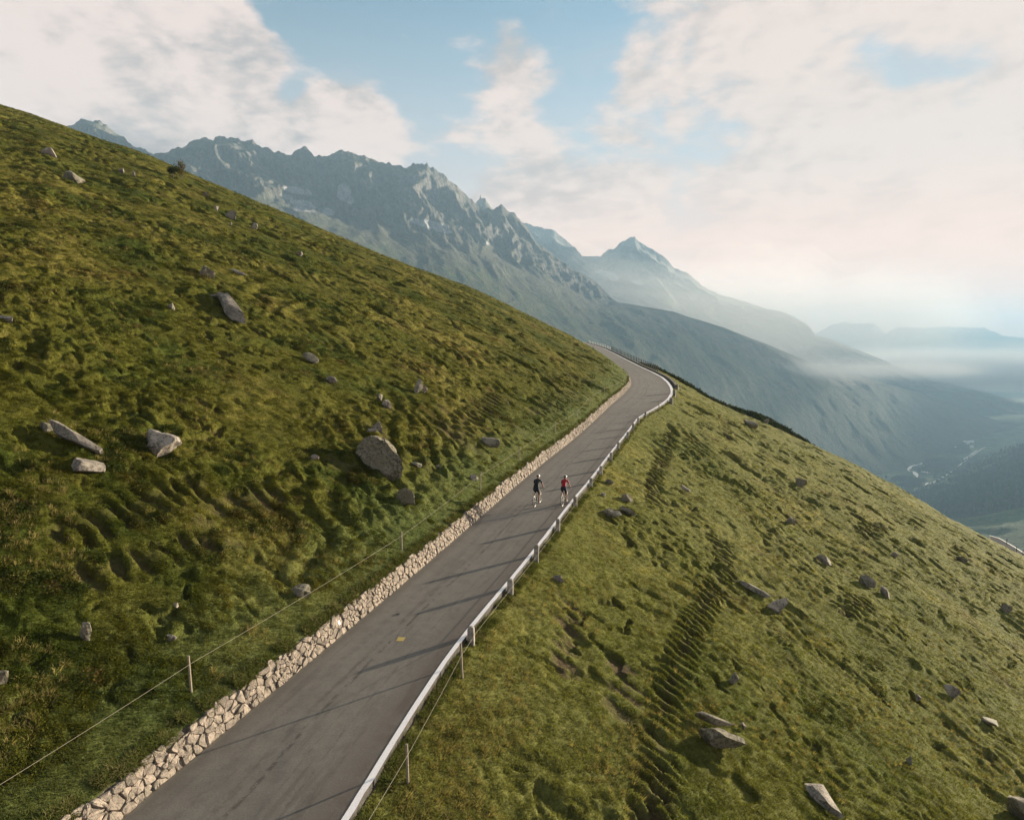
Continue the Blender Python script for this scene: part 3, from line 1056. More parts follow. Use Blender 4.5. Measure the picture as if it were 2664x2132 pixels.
start_l = at(-160, 2250) + Vector((0, 0, 0.75))
build_fence('pasture_fence', 'thin stake and cord fence on the bank above the stone wall',
            [(499, 1697, 1798, 1), (1045, 1381, 1428, 1), (1249, 1225, 1272, 1), (1351, 1162, 1193, 1), (1445, 1097, 1125, 1), (1502, 1065, 1085, 1), (1533, 1030, 1047, 1),
             (1572, 1005, 1025, 1), (1606, 995, 1007, 1), (1626, 980, 999, 1), (1622, 956, 968, 0), (1593, 940, 948, 0)], [start_l])
gs = [o for o in COL.objects if o.name.startswith('guard_stone')]
root_r = build_fence('roadside_fence', 'thin stake and cord fence just outside the white kerb',
                     [(1062, 1923, 2038, 1), (1204, 1667, 1764, 1)], [at(905, 2335) + Vector((0, 0, 0.85))])
# the cord goes on past the guard stones to the stakes round the bend
heads = []
p0 = at(1204, 1764); heads.append(p0 + Vector((0.04, -0.03, 0.84)))
for g in gs:
    heads.append(Vector(g.location) + Vector((0.16, -0.06, 0.98)))
for (u, vt, vb) in ((1714, 1045, 1070), (1760, 1025, 1040), (1771, 997, 1016), (1753, 986, 1003)):
    p = at(u, vb); h = max(0.8, (vb - vt) / F_PX * p.y)
    o = link('post', post_mesh('post', 0.085, h + 0.3), M_WOOD, root_r, p - Vector((0, 0, 0.3)))
    heads.append(p + Vector((0, 0, h * 0.8)))
V, F = tube(heads, 0.0042)
link('cord', np_mesh('cord', np.array(V), np.array(F)), M_WIRE, root_r)
p = on_road(1559, 1079)
o = link('marker_post', post_mesh('marker_post', 0.16, 0.62), M_DARKPOST, None, p + Vector((-0.1, 0, 0)))
tag(o, 'short dark post at the foot of the stone wall before the bend', 'post')

# ------------------------------------------------------------------ boulders
def rock_mesh(seed, cuts=9, flat=1.0, sub=3, rough=0.07, boxy=0.78):
    rr = np.random.default_rng(seed)
    b = bmesh.new()
    bmesh.ops.create_icosphere(b, subdivisions=sub, radius=1.0)
    P = np.array([v.co[:] for v in b.verts])
    F = np.array([[v.index for v in f.verts] for f in b.faces])
    b.free()
    P = np.sign(P) * np.abs(P) ** boxy
    for k in range(cuts + 5):
        n = rr.normal(size=3); n[2] *= 0.8; n /= np.linalg.norm(n)
        d = rr.uniform(0.34, 0.78)
        q = P @ n
        P = P - np.where(q > d, q - d, 0)[:, None] * n
    nz = fbm(P[:, 0] * 1.7 + seed, P[:, 1] * 1.7 + P[:, 2] * 1.3, 4, seed)
    cr = np.abs(gnoise(P[:, 0] * 1.3 + 0.8 * P[:, 2] + seed, P[:, 2] * 2.1 - 0.6 * P[:, 1], seed + 5))
    P = P * (1 + rough * 2.2 * nz - rough * 1.3 * np.clip(1 - cr / 0.10, 0, 1))[:, None]
    P /= np.abs(P).max(0)
    P[:, 2] *= flat
    return P, F


def boulder(label, u0, v0, u1, v1, m=None, roll=0.0, seed=0, depth=0.9, sink=0.22, cuts=9, name='boulder', sub=4, cat='boulder', rough=0.09, boxy=0.78, pre=(1, 1, 1)):
    """a stone that fills the photo box (u0,v0)-(u1,v1) and stands in the turf"""
    base = at((u0 + u1) / 2, v1 - 0.12 * (v1 - v0))
    y = base.y
    wd, ht = (u1 - u0) / F_PX * y, (v1 - v0) / F_PX * y
    P, F = rock_mesh(seed + 100, cuts, 1.0, sub, rough, boxy)
    P = P * np.array(pre)
    dp = depth * (wd + ht) / 2
    P = P * np.array([wd / 2, dp / 2, ht / 2 * (1 + sink)])
    Rm = np.array(Matrix.Rotation(R(roll), 3, 'Y'))
    if roll:
        c, s = abs(math.cos(R(roll))), abs(math.sin(R(roll)))
        P = P @ Rm.T
        ext = P.max(0) - P.min(0)
        P = P * np.array([wd / ext[0], 1.0, ht * (1 + sink) / ext[2]])
    t, e = ray((u0 + u1) / 2, (v0 + v1) / 2)
    yc = y + 0.15 * dp
    cen = Vector((float(t) * yc, yc, float(e) * yc - ht * (sink * 0.5 + 0.05)))
    me = np_mesh(name, P, F, False)
    o = link(name, me, m or M_GRANITE, None, cen)
    try:
        me.set_sharp_from_angle(angle=R(32)); me.polygons.foreach_set('use_smooth', np.ones(len(F), bool))
    except Exception: pass
    tag(o, label, cat)
    return o


def slab(label, p0, p1, width, thick, m=None, seed=0, lift=0.35, name='flat_rock', cat='rock'):
    """a flat stone lying in the turf between two photo points"""
    a, b = at(*p0), at(*p1)
    e1 = (b - a); L = e1.length; e1.normalize()
    c = (a + b) / 2
    eps = 1.0
    nrm = Vector((-(lz(c.x + eps, c.y) - lz(c.x - eps, c.y)) / 2, -(lz(c.x, c.y + eps) - lz(c.x, c.y - eps)) / 2, 1)).normalized()
    e2 = nrm.cross(e1).normalized(); nrm = e1.cross(e2).normalized()
    P, F = rock_mesh(seed + 300, 8, 1.0, 3, 0.05)
    P = P * np.array([L / 2, width / 2, thick])
    M = np.array([e1[:], e2[:], nrm[:]])
    P = P @ M
    me = np_mesh(name, P, F, False)
    o = link(name, me, m or M_PALEROCK, None, c + nrm * (thick * (lift - 0.35)))
    try:
        me.set_sharp_from_angle(angle=R(32)); me.polygons.foreach_set('use_smooth', np.ones(len(F), bool))
    except Exception: pass
    tag(o, label, cat)
    return o


B, S_ = boulder, slab
B('huge dark lichened boulder above the fence, largest rock on the hillside', 935, 1126, 1068, 1239, M_DARKROCK, 40, 21, 0.85, 0.14, -3, sub=5, boxy=0.55, pre=(1.3, 1, 0.72), rough=0.10)
B('small pointed pale rock just above the huge dark boulder', 970, 1094, 999, 1124, M_PALEROCK, 0, 2)
B('flat pale stone against the upper edge of the huge dark boulder', 945, 1112, 985, 1127, M_PALEROCK, 0, 3, 0.7, 0.1)
B('large rounded pale boulder at left, beside the long flat slab', 374, 1108, 482, 1178, M_PALEROCK, 18, 4, 0.8, 0.18, 8, sub=4)
S_('long narrow grey slab lying diagonally left of the rounded boulder', (122, 1108), (302, 1198), 0.8, 0.28, M_PALEROCK, 5, 0.7)
S_('thin upper end of the diagonal slab half sunk in turf', (101, 1104), (160, 1122), 0.5, 0.15, M_GRANITE, 6)
S_('flat white triangular rock below the long diagonal slab', (168, 1216), (264, 1210), 1.05, 0.26, M_PALEROCK, 7, 0.7)
S_('smooth leaning rock face half buried in a dark green hump', (566, 772), (622, 846), 1.3, 0.55, M_PALEROCK, 8, 0.8)
B('thin dark overhanging rock lip on top of the leaning rock face', 530, 764, 606, 780, M_DARKROCK, 8, 9, 0.6, 0.1)
B('grey boulder with pale rounded end above the leaning rock face', 514, 688, 559, 723, M_GRANITE, 18, 10, 0.9, 0.1, 7)
S_('thin pale rock strip right of the grey boulder with pale end', (599, 699), (642, 721), 0.5, 0.16, M_PALEROCK, 11, 0.7)
B('small wedge of rock left of the leaning rock face', 436, 788, 453, 806, M_GRANITE, 30, 12)
B('flat pale rock cut off by the left edge of the photo', -20, 816, 43, 836, M_PALEROCK, 4, 13, 0.8, 0.1)
B('angular grey boulder with a long shadow near the upper left', 158, 434, 212, 474, M_GRANITE, 22, 14, 1.0, 0.1, 11)
B('small flat stone at the foot of the angular upper left boulder', 204, 467, 222, 475, M_PALEROCK, 0, 15)
B('flat pale rock above the angular upper left boulder', 108, 380, 149, 406, M_PALEROCK, 24, 16, 0.7, 0.15)
B('small pale stone in the dark hollow left of the skyline bush', 308, 437, 325, 449, M_PALEROCK, 10, 17)
B('small dark stone just right of the pale stone in the hollow', 342, 446, 353, 459, M_GRANITE, 10, 18)
B('thin pale wedge of rock below the skyline bush', 527, 496, 541, 511, M_PALEROCK, 40, 19)
B('upright pale rock at the upper end of a rock row under the skyline', 556, 531, 569, 546, M_PALEROCK, 10, 20)
B('long pale rock in the middle of a rock row under the skyline', 583, 544, 615, 567, M_PALEROCK, 28, 21, 0.7)
B('small bright rock at the lower end of the rock row under the skyline', 652, 580, 667, 595, M_PALEROCK, 30, 22)
B('tiny bright stone below the long rock of the row', 596, 577, 605, 585, M_PALEROCK, 0, 23)
B('small pale stone alone in the turf under the middle skyline', 772, 653, 787, 666, M_PALEROCK, 20, 24)
S_('grey rock lying in short turf up the slope from the huge boulder', (768, 918), (828, 944), 0.8, 0.25, M_GRANITE, 25, 0.8)
B('small flat stone below and right of the grey rock in short turf', 846, 976, 876, 991, M_PALEROCK, 12, 26, 0.8)
B('grey upright rock above the bare soil patches', 1078, 984, 1101, 1020, M_GRANITE, -10, 27, 0.9, 0.1, 10)
B('small pale rock leaning against the grey upright rock', 1098, 1000, 1112, 1020, M_PALEROCK, 20, 28)
B('pale rock at the top of a bare earth scar', 994, 1040, 1018, 1060, M_PALEROCK, 25, 29)
B('small dark rock beside the pale rock on the earth scar', 980, 1026, 996, 1042, M_GRANITE, 20, 30)
B('smooth grey rock back between the bare soil and the fence', 1258, 1128, 1310, 1162, M_GRANITE, 34, 31, 0.7, 0.1, 7)
B('low dark rock slab set upright below the huge boulder', 1033, 1274, 1086, 1318, M_DARKROCK, 22, 32, 0.35, 0.1, 7)
S_('thin pale rock ledge to the right of the huge boulder', (1072, 1204), (1104, 1216), 0.5, 0.16, M_GRANITE, 33, 0.7)
B('pale rocks close above the fence cord near the third stake', 1219, 1232, 1243, 1249, M_PALEROCK, 10, 34)
B('tiny pale stone in the turf below the pale pointed rock', 1132, 1207, 1146, 1217, M_PALEROCK, 10, 35)
B('small pale stone near the middle of the left hillside', 805, 1180, 832, 1194, M_PALEROCK, 10, 36)
B('dark boulder with a pale right face just above the fence cord', 757, 1516, 810, 1550, M_GRANITE, 6, 37, 0.9, 0.1, 11)
B('tall narrow lichened rock among dry grass at lower left', 208, 1606, 238, 1664, M_GRANITE, -12, 38, 0.8, 0.1, 9)
B('grey rock cut off by the left edge at lower left', -30, 1734, 17, 1790, M_GRANITE, 10, 39, 0.8, 0.1)
B('small pale stone above the lone near fence stake', 436, 1648, 462, 1664, M_PALEROCK, 20, 40)
B('tiny pale stone on a bare patch in the lower left turf', 448, 1564, 463, 1577, M_PALEROCK, 20, 41)
B('dark rock alone uphill of a rock pair beside the road', 1612, 1281, 1646, 1303, M_DARKROCK, 14, 42, 0.9, 0.1)
B('upper rock of the pair lying below the kerb near the cyclists', 1604, 1312, 1650, 1337, M_GRANITE, 16, 43, 0.9, 0.1)
B('lower rock of the pair lying below the kerb near the cyclists', 1562, 1323, 1622, 1346, M_GRANITE, -8, 44, 0.8, 0.1)
B('low mossy rock between the kerb and the rock pair', 1574, 1242, 1594, 1261, M_GRANITE, 30, 45)
B('small pale rock beside the kerb at the red cyclist', 1564, 1279, 1576, 1291, M_PALEROCK, 10, 46)
S_('two narrow pale rock strips on the right slope', (1762, 1262), (1794, 1281), 0.45, 0.16, M_PALEROCK, 47, 0.8)
B('pale topped boulder near the right skyline', 1934, 1089, 1971, 1114, M_GRANITE, 34, 48, 0.9, 0.1)
B('small boulder on the skyline right of the pale topped boulder', 1984, 1089, 2001, 1102, M_GRANITE, 10, 49)
B('round dark boulder alone on the right slope', 2066, 1237, 2094, 1268, M_DARKROCK, 20, 50, 0.9, 0.1)
B('small rock with pale streak above a dark hollow on the right slope', 2044, 1345, 2070, 1364, M_GRANITE, 24, 51)
S_('pale narrow rock back up the right slope', (2121, 1441), (2156, 1473), 0.9, 0.3, M_PALEROCK, 52, 0.8)
B('large pale rock face at the end of a turf ledge', 1998, 1544, 2052, 1596, M_PALEROCK, 34, 53, 0.8, 0.1, 8, sub=4)
S_('long thin rock ledge leading to the large pale rock face', (1908, 1508), (2000, 1560), 0.5, 0.22, M_GRANITE, 54, 0.7)
S_('dark rock of a broken ledge, upper left piece', (2236, 1512), (2282, 1532), 0.7, 0.4, M_GRANITE, 55, 0.9)
S_('pale flat rock of a broken ledge, lower right piece', (2280, 1532), (2316, 1556), 0.6, 0.3, M_PALEROCK, 56, 0.9)
B('small pale arched stone high on the right slope', 2317, 1435, 2334, 1448, M_PALEROCK, 20, 57)
B('dark rock high on the right slope under the lower road', 2488, 1444, 2521, 1462, M_DARKROCK, 10, 58)
B('small dark rock near the right edge of the slope', 2600, 1571, 2633, 1594, M_DARKROCK, 26, 59)
S_('pale wedge of rock in the middle of the lower right slope', (2447, 1789), (2494, 1816), 0.55, 0.3, M_PALEROCK, 60, 0.9)
B('small pale stone left of the pale wedge of rock', 2380, 1802, 2398, 1818, M_PALEROCK, 10, 61)
S_('low grey rock flush with the turf near the right edge', (2558, 1876), (2594, 1880), 0.8, 0.2, M_GRANITE, 62, 0.6)
B('small grey stone at the end of a faint turf ridge', 2358, 1963, 2374, 1982, M_GRANITE, 10, 63)
S_('bright broad rock at the bottom of the right slope', (2100, 2048), (2180, 2092), 1.4, 0.22, M_PALEROCK, 64, 0.7)
S_('dark rock ledge cut off by the lower right corner', (2585, 2078), (2690, 2140), 1.0, 0.6, M_DARKROCK, 65, 0.9)
B('long dark split rock lying below the ripple path', 1806, 1884, 1938, 1944, M_DARKROCK, 10, 66, 0.55, 0.1, 9, sub=4)
S_('narrow upper sliver of the split dark rock', (1806, 1866), (1918, 1900), 0.4, 0.2, M_GRANITE, 67, 0.9)
B('small pale stone above the end of the split dark rock', 1926, 1878, 1943, 1893, M_PALEROCK, 10, 68)
B('small grey stone up the slope from the split dark rock', 1894, 1748, 1924, 1774, M_GRANITE, 20, 69)
B('small pale stone in the turf below the second guard stone', 1436, 1493, 1464, 1511, M_PALEROCK, 10, 70)

# ------------------------------------------------------------------ bush and small tree on the left skyline
def leaf_cloud(n, rx, ry, rz, cz, size, seed, lumps=7):
    rr = np.random.default_rng(seed)
    cs = rr.normal(size=(lumps, 3)); cs /= np.linalg.norm(cs, axis=1)[:, None]
    cs *= rr.uniform(0.2, 0.75, (lumps, 1))
    k = rr.integers(0, lumps, n)
    q = cs[k] + rr.normal(size=(n, 3)) * 0.23
    P = q * np.array([rx, ry, rz]) + np.array([0, 0, cz])
    a = rr.normal(size=(n, 3)); a /= np.linalg.norm(a, axis=1)[:, None]
    b = np.cross(a, rr.normal(size=(n, 3))); b /= np.linalg.norm(b, axis=1)[:, None]
    s = size * rr.uniform(0.6, 1.4, (n, 1))
    V = np.stack([P - a * s, P + b * s * 0.55, P + a * s, P - b * s * 0.55], 1).reshape(-1, 3)
    return V, np.arange(4 * n).reshape(-1, 4)


def m_leaf(name, c):
    m, w = mat(name)
    pos = w.n('ShaderNodeNewGeometry').outputs['Position']
    nz = w.noise(pos, 3.0, 3.0, 0.6)
    col = w.vmath('SCALE', c, w.ramp(nz, 0.3, 0.7, 0.6, 1.5, False))
    dif = w.n('ShaderNodeBsdfDiffuse', inp={0: col})
    tr = w.n('ShaderNodeBsdfTranslucent', inp={0: col})
    mx = w.n('ShaderNodeMixShader', inp={0: 0.25, 1: dif.outputs[0], 2: tr.outputs[0]})
    w.n('ShaderNodeOutputMaterial', inp={0: mx.outputs[0]})
    return m


M_LEAF1 = m_leaf('bush_leaves', (0.035, 0.042, 0.014))
M_LEAF2 = m_leaf('rowan_leaves', (0.085, 0.070, 0.026))
M_BARK = simple('bark', (0.10, 0.08, 0.06), 0.9)


def shrub(name, label, cat, u, vt, vb, wpx, m, seed, n=900):
    p = at(u, vb)
    h = (vb - vt) / F_PX * p.y; wd = wpx / F_PX * p.y
    root = empty(name, p)
    tag(root, label, cat)
    V, F = leaf_cloud(n, wd * 0.55, wd * 0.55, h * 0.42, h * 0.55, 0.10, seed)
    link('crown', np_mesh('crown', V, F, False), m, root)
    V, F = [], []
    rr = random.Random(seed)
    for k in range(5):
        tip = Vector((rr.uniform(-.4, .4) * wd, rr.uniform(-.4, .4) * wd, h * rr.uniform(.6, .9)))
        v, f = tube([(0, 0, -0.2), tip * 0.5 + Vector((0, 0, .1)), tip], 0.035)
        F += [tuple(i + len(V) for i in ff) for ff in f]; V += v
    link('stems', np_mesh('stems', np.array(V), np.array(F)), M_BARK, root)


shrub('bush', 'dark rounded bush on the left skyline, left of the brown small tree', 'bush', 450, 425, 462, 26, M_LEAF1, 3)
shrub('small_tree', 'small brownish tree on the left skyline beside the dark bush', 'tree', 472, 418, 468, 30, M_LEAF2, 4, 700)

# ------------------------------------------------------------------ grass, straw and heath on the slopes
def tuft_mesh(name, n, h, spread, wd, seed, droop=0.5, base_dark=0.55):
    rr = np.random.default_rng(seed)
    V, F, Cc = [], [], []
    for k in range(n):
        a = rr.uniform(0, 2 * np.pi); r0 = spread * 0.45 * rr.uniform(0, 1) ** 0.5
        bx, by = r0 * math.cos(a), r0 * math.sin(a)
        a2 = a + rr.uniform(-.8, .8)
        ln = h * rr.uniform(0.55, 1.2); out = droop * ln * rr.uniform(0.3, 1.2)
        dx, dy = math.cos(a2), math.sin(a2); px, py = -dy * wd / 2, dx * wd / 2
        i = len(V)
        V += [(bx - px, by - py, -0.04), (bx + px, by + py, -0.04),
              (bx + dx * out * 0.45 + px * .8, by + dy * out * 0.45 + py * .8, ln * 0.62), (bx + dx * out * 0.45 - px * .8, by + dy * out * 0.45 - py * .8, ln * 0.62),
              (bx + dx * out, by + dy * out, ln * (0.95 - 0.25 * droop))]
        F += [(i, i + 1, i + 2), (i, i + 2, i + 3), (i + 3, i + 2, i + 4)]
        tone = rr.uniform(0.8, 1.2)
        Cc += [(tone,) * 3] * 5
    me = np_mesh(name, np.array(V), np.array(F), False)
    add_col(me, np.array(Cc))
    return me


def cushion_mesh(name, n, seed, leaf=0.05):
    rr = np.random.default_rng(seed)
    d = rr.normal(size=(n, 3)); d[:, 2] = np.abs(d[:, 2]); d /= np.linalg.norm(d, axis=1)[:, None]
    r = rr.uniform(0.72, 1.0, (n, 1))
    P = d * r * np.array([0.5, 0.5, 0.36]); P[:, 2] -= 0.05
    a = d + rr.normal(size=(n, 3)) * 0.6; a /= np.linalg.norm(a, axis=1)[:, None]
    b = np.cross(a, rr.normal(size=(n, 3))); b /= np.linalg.norm(b, axis=1)[:, None]
    s = leaf * rr.uniform(0.7, 1.5, (n, 1))
    V = np.stack([P, P + b * s * 0.7 + a * s, P + a * s * 2.0, P - b * s * 0.7 + a * s], 1).reshape(-1, 3)
    me = np_mesh(name, V, np.arange(4 * n).reshape(-1, 4), False)
    add_col(me, np.repeat(rr.uniform(0.75, 1.25, n), 4)[:, None] * np.ones(3))
    return me


def gn_scatter(name, label, pts, rot, scl, tint, src_mesh, m):
    src_mesh.materials.append(m)
    src = bpy.data.objects.new(name + '_tuft', src_mesh)
    me = bpy.data.meshes.new(name)
    me.vertices.add(len(pts))
    me.vertices.foreach_set('co', np.ascontiguousarray(pts, np.float32).ravel())
    a = me.attributes.new('rot', 'FLOAT_VECTOR', 'POINT'); a.data.foreach_set('vector', np.ascontiguousarray(rot, np.float32).ravel())
    a = me.attributes.new('scl', 'FLOAT_VECTOR', 'POINT'); a.data.foreach_set('vector', np.ascontiguousarray(scl, np.float32).ravel())
    c = np.ones((len(pts), 4), np.float32); c[:, :3] = tint
    a = me.attributes.new('tint', 'FLOAT_COLOR', 'POINT'); a.data.foreach_set('color', c.ravel())
    o = link(name, me)
    ng = bpy.data.node_groups.new(name + '_scatter', 'GeometryNodeTree')
    ng.interface.new_socket('Geometry', in_out='INPUT', socket_type='NodeSocketGeometry')
    ng.interface.new_socket('Geometry', in_out='OUTPUT', socket_type='NodeSocketGeometry')
    N = ng.nodes; Lk = ng.links
    gi, go = N.new('NodeGroupInput'), N.new('NodeGroupOutput')
    oi = N.new('GeometryNodeObjectInfo'); oi.inputs['Object'].default_value = src; oi.inputs['As Instance'].default_value = True
    mp = N.new('GeometryNodeMeshToPoints')
    iop = N.new('GeometryNodeInstanceOnPoints')
    ra = N.new('GeometryNodeInputNamedAttribute'); ra.data_type = 'FLOAT_VECTOR'; ra.inputs[0].default_value = 'rot'
    sa = N.new('GeometryNodeInputNamedAttribute'); sa.data_type = 'FLOAT_VECTOR'; sa.inputs[0].default_value = 'scl'
    e2r = N.new('FunctionNodeEulerToRotation')
    Lk.new(gi.outputs[0], mp.inputs['Mesh']); Lk.new(mp.outputs[0], iop.inputs['Points'])
    Lk.new(oi.outputs['Geometry'], iop.inputs['Instance'])
    Lk.new(ra.outputs['Attribute'], e2r.inputs[0]); Lk.new(e2r.outputs[0], iop.inputs['Rotation'])
    Lk.new(sa.outputs['Attribute'], iop.inputs['Scale'])
    Lk.new(iop.outputs[0], go.inputs[0])
    md = o.modifiers.new('scatter', 'NODES'); md.node_group = ng
    tag(o, label, None, None, 'stuff')
    return o


def slope_rot(x, y, lean, rr):
    e = 0.8
    gx = (land(x + e, y) - land(x - e, y)) / (2 * e)
    gy = (land(x, y + e) - land(x, y - e)) / (2 * e)
    gn = np.sqrt(gx ** 2 + gy ** 2) + 1e-6
    zx, zy = -gx * 0.45 - gx / gn * lean, -gy * 0.45 - gy / gn * lean
    Z = np.stack([zx, zy, np.ones_like(zx)], -1); Z /= np.linalg.norm(Z, axis=1)[:, None]
    a = rr.uniform(0, 2 * np.pi, len(x))
    T = np.stack([np.cos(a), np.sin(a), np.zeros_like(a)], -1)
    Xv = T - (T * Z).sum(1)[:, None] * Z; Xv /= np.linalg.norm(Xv, axis=1)[:, None]
    Yv = np.cross(Z, Xv)
    # columns X, Y, Z -> euler XYZ
    b = -np.arcsin(np.clip(Xv[:, 2], -1, 1)); aa = np.arctan2(Yv[:, 2], Z[:, 2]); c = np.arctan2(Xv[:, 1], Xv[:, 0])
    return np.stack([aa, b, c], -1)


def sample(n, ymin, ymax, rr, tmax=0.92, power=1.0):
    t = rr.uniform(-tmax, tmax, n)
    u = rr.uniform(0, 1, n) ** power
    y = ymin * (ymax / ymin) ** u
    return t * y, y


def build_plants():
    rr = np.random.default_rng(23)
    # short turf
    x, y = sample(240000, 8.2, 110, rr)
    z, sd, left, hole, soil = full_land(x, y)
    keep = (sd > 0.06) & (soil < 0.22) & (rr.uniform(0, 1, len(x)) > hole * 1.1) & ~(left & (sd < 0.05))
    x, y, z, left, sd = x[keep], y[keep], z[keep], left[keep], sd[keep]
    tint = veg(x, y, left) * rr.uniform(0.95, 1.65, (len(x), 1))
    bk = np.where(left, np.exp(-(np.maximum(sd - 1.0, 0) / 2.0) ** 2), 0)[:, None] * 0.55
    tint = tint * (1 - bk) + np.array([.10, .122, .045]) * bk
    rot = slope_rot(x, y, 0.22, rr)
    s = rr.uniform(0.55, 1.25, (len(x), 1)) * (1 + 0.35 * sstep(30, 120, y))[:, None]
    scl = np.concatenate([s, s, s * rr.uniform(0.6, 1.2, s.shape)], 1)
    half = rr.uniform(0, 1, len(x)) < 0.5
    for nm, m_, sel in (('grass', tuft_mesh('grass_tuft', 16, 0.050, 0.20, 0.012, 3), half), ('meadow_grass', tuft_mesh('meadow_tuft', 14, 0.060, 0.20, 0.010, 4, 0.9), ~half)):
        gn_scatter(nm, 'short olive grass covering the slopes', np.stack([x, y, z], -1)[sel], rot[sel], scl[sel], tint[sel], m_, M_GRASS)
    # dry straw-coloured bunches
    x, y = sample(26000, 11.5, 90, rr)
    z, sd, left, hole, soil = full_land(x, y)
    f = fbm(x / 4, y / 4, 2, 201) + 0.3 * fbm(x / 14, y / 14, 2, 205)
    keep = (sd > 0.5) & (f > 0.12) & (soil < 0.15)
    x, y, z = x[keep], y[keep], z[keep]
    tint = np.array([.23, .19, .075]) * rr.uniform(0.6, 1.25, (len(x), 1)) * np.array([1, 1, 1])
    s = rr.uniform(0.7, 1.3, (len(x), 1))
    gn_scatter('dry_grass', 'bunches of dry straw coloured grass', np.stack([x, y, z], -1), slope_rot(x, y, 0.5, rr), np.concatenate([s, s, s], 1), tint,
               tuft_mesh('dry_tuft', 20, 0.15, 0.14, 0.007, 5, 0.8), M_GRASS)
    # longer grass hanging over the top of the wall and along the outer kerb
    n = 9000
    y = np.geomspace(9, 120, n) + rr.uniform(-.3, .3, n)
    lf = rr.uniform(0, 1, n) < 0.62
    x = np.where(lf, XL(y) - 0.30 - rr.uniform(0, 0.30, n), XR(y) + 0.20 + rr.uniform(0.0, 0.30, n))
    keep = fbm(x / 0.8, y / 0.8, 2, 231) > -0.15
    x, y, lf = x[keep], y[keep], lf[keep]
    z = land(x, y)
    tint = np.where(rr.uniform(0, 1, (len(x), 1)) < 0.75, np.array([.075, .088, .022]), np.array([.16, .14, .06])) * rr.uniform(0.6, 1.2, (len(x), 1))
    s = rr.uniform(0.5, 1.4, (len(x), 1))
    gn_scatter('verge_grass', 'longer grass along the wall top and the kerb', np.stack([x, y, z - 0.02], -1), slope_rot(x, y, 0.35, rr), np.concatenate([s, s, s], 1), tint,
               tuft_mesh('verge_tuft', 20, 0.16, 0.14, 0.010, 8, 0.9), M_GRASS)
    # tight round tussocks of mat-grass
    x, y = sample(100000, 8.5, 170, rr)
    z, sd, left, hole, soil = full_land(x, y)
    f = fbm(x / 5, y / 5, 3, 221)
    keep = (sd > 0.5) & (soil < 0.15) & (hole < 0.35) & (f > 0.0) & (left | (rr.uniform(0, 1, len(x)) < 0.4))
    x, y, z, left = x[keep], y[keep], z[keep], left[keep]
    tint = veg(x, y, left) * rr.uniform(0.75, 1.55, (len(x), 1))
    s = rr.uniform(0.16, 0.42, (len(x), 1)) * (0.85 + 0.45 * sstep(25, 110, y))[:, None]
    scl = np.concatenate([s, s * rr.uniform(0.8, 1.3, s.shape), s * rr.uniform(0.45, 0.95, s.shape)], 1)
    gn_scatter('tussock_grass', 'small round tussocks of olive grass on the slopes', np.stack([x, y, z - 0.02], -1), slope_rot(x, y, 0.15, rr), scl, tint,
               cushion_mesh('tussock', 110, 16, 0.055), M_GRASS)
    # bilberry and heather cushions
    x, y = sample(70000, 9, 210, rr)
    z, sd, left, hole, soil = full_land(x, y)
    n1 = fbm(x / 11, y / 11, 3, 101); n4 = fbm(x / 24, y / 24, 2, 131); n3 = fbm(x / 2.2, y / 2.8, 2, 211)
    n2 = fbm(x / 3.0, y / 3.6, 3, 113)
    f = 0.40 * n1 + 0.2 * n4 + 0.5 * n2 + 0.9 * n3 - 0.20 * (~left) - 0.04
    near = np.where(left, 0.14 * sstep(45, 15, y), 0.16 * sstep(70, 35, y))
    keep = (sd > 2.0) & (f > 0.20 + near) & (soil < 0.1)
    x, y, z, n3 = x[keep], y[keep], z[keep], n3[keep]
    k = rr.uniform(0, 1, (len(x), 1))
    tint = np.where(k < 0.70, np.array([.044, .056, .016]), np.where(k < 0.92, np.array([.085, .080, .024]), np.array([.075, .052, .022]))) * rr.uniform(0.7, 1.4, (len(x), 1))
    s = rr.uniform(0.30, 0.85, (len(x), 1)) * (0.8 + 0.5 * sstep(20, 110, y))[:, None]
    scl = np.concatenate([s, s, s * rr.uniform(0.5, 1.0, s.shape)], 1)
    gn_scatter('heather', 'dark low cushions of heather and bilberry', np.stack([x, y, z - 0.03], -1), slope_rot(x, y, 0.1, rr), scl, tint,
               cushion_mesh('heather_cushion', 90, 6), M_HEATH)


build_plants()


def build_scrub():
    rr = np.random.default_rng(77)
    n = 5200
    y = rr.uniform(147, 224, n); e = rr.uniform(1.9, 52, n) ** 1.0
    x = XR(y) + 0.3 + e
    keep = (e > 2.0) & (fbm(x / 6, y / 6, 2, 301) > -0.28) & (y - 158 > 0.12 * e - 11 - 0.0 * e) & (x / y > 0.190 + 0.012 * rr.uniform(-1, 1, n)[:])
    x, y = x[keep], y[keep]
    z = land(x, y) - 0.1
    s = rr.uniform(1.0, 2.7, (len(x), 1)); s = s * (0.25 + 1.15 * sstep(3.0, 8.0, (x - XR(y)))[:, None]) + 0.3
    k = rr.uniform(0.7, 1.3, (len(x), 1))
    tint = np.array([.020, .025, .010]) * k  # dark scrub colour, with its backlit shade put in as near-black
    gn_scatter('alder_scrub', 'dark scrub on the far side of the gully below the road', np.stack([x, y, z], -1), slope_rot(x, y, 0.0, rr), np.concatenate([s, s, s * 1.55], 1), tint, cushion_mesh('scrub_bush', 140, 9, 0.045), M_HEATH)


build_scrub()

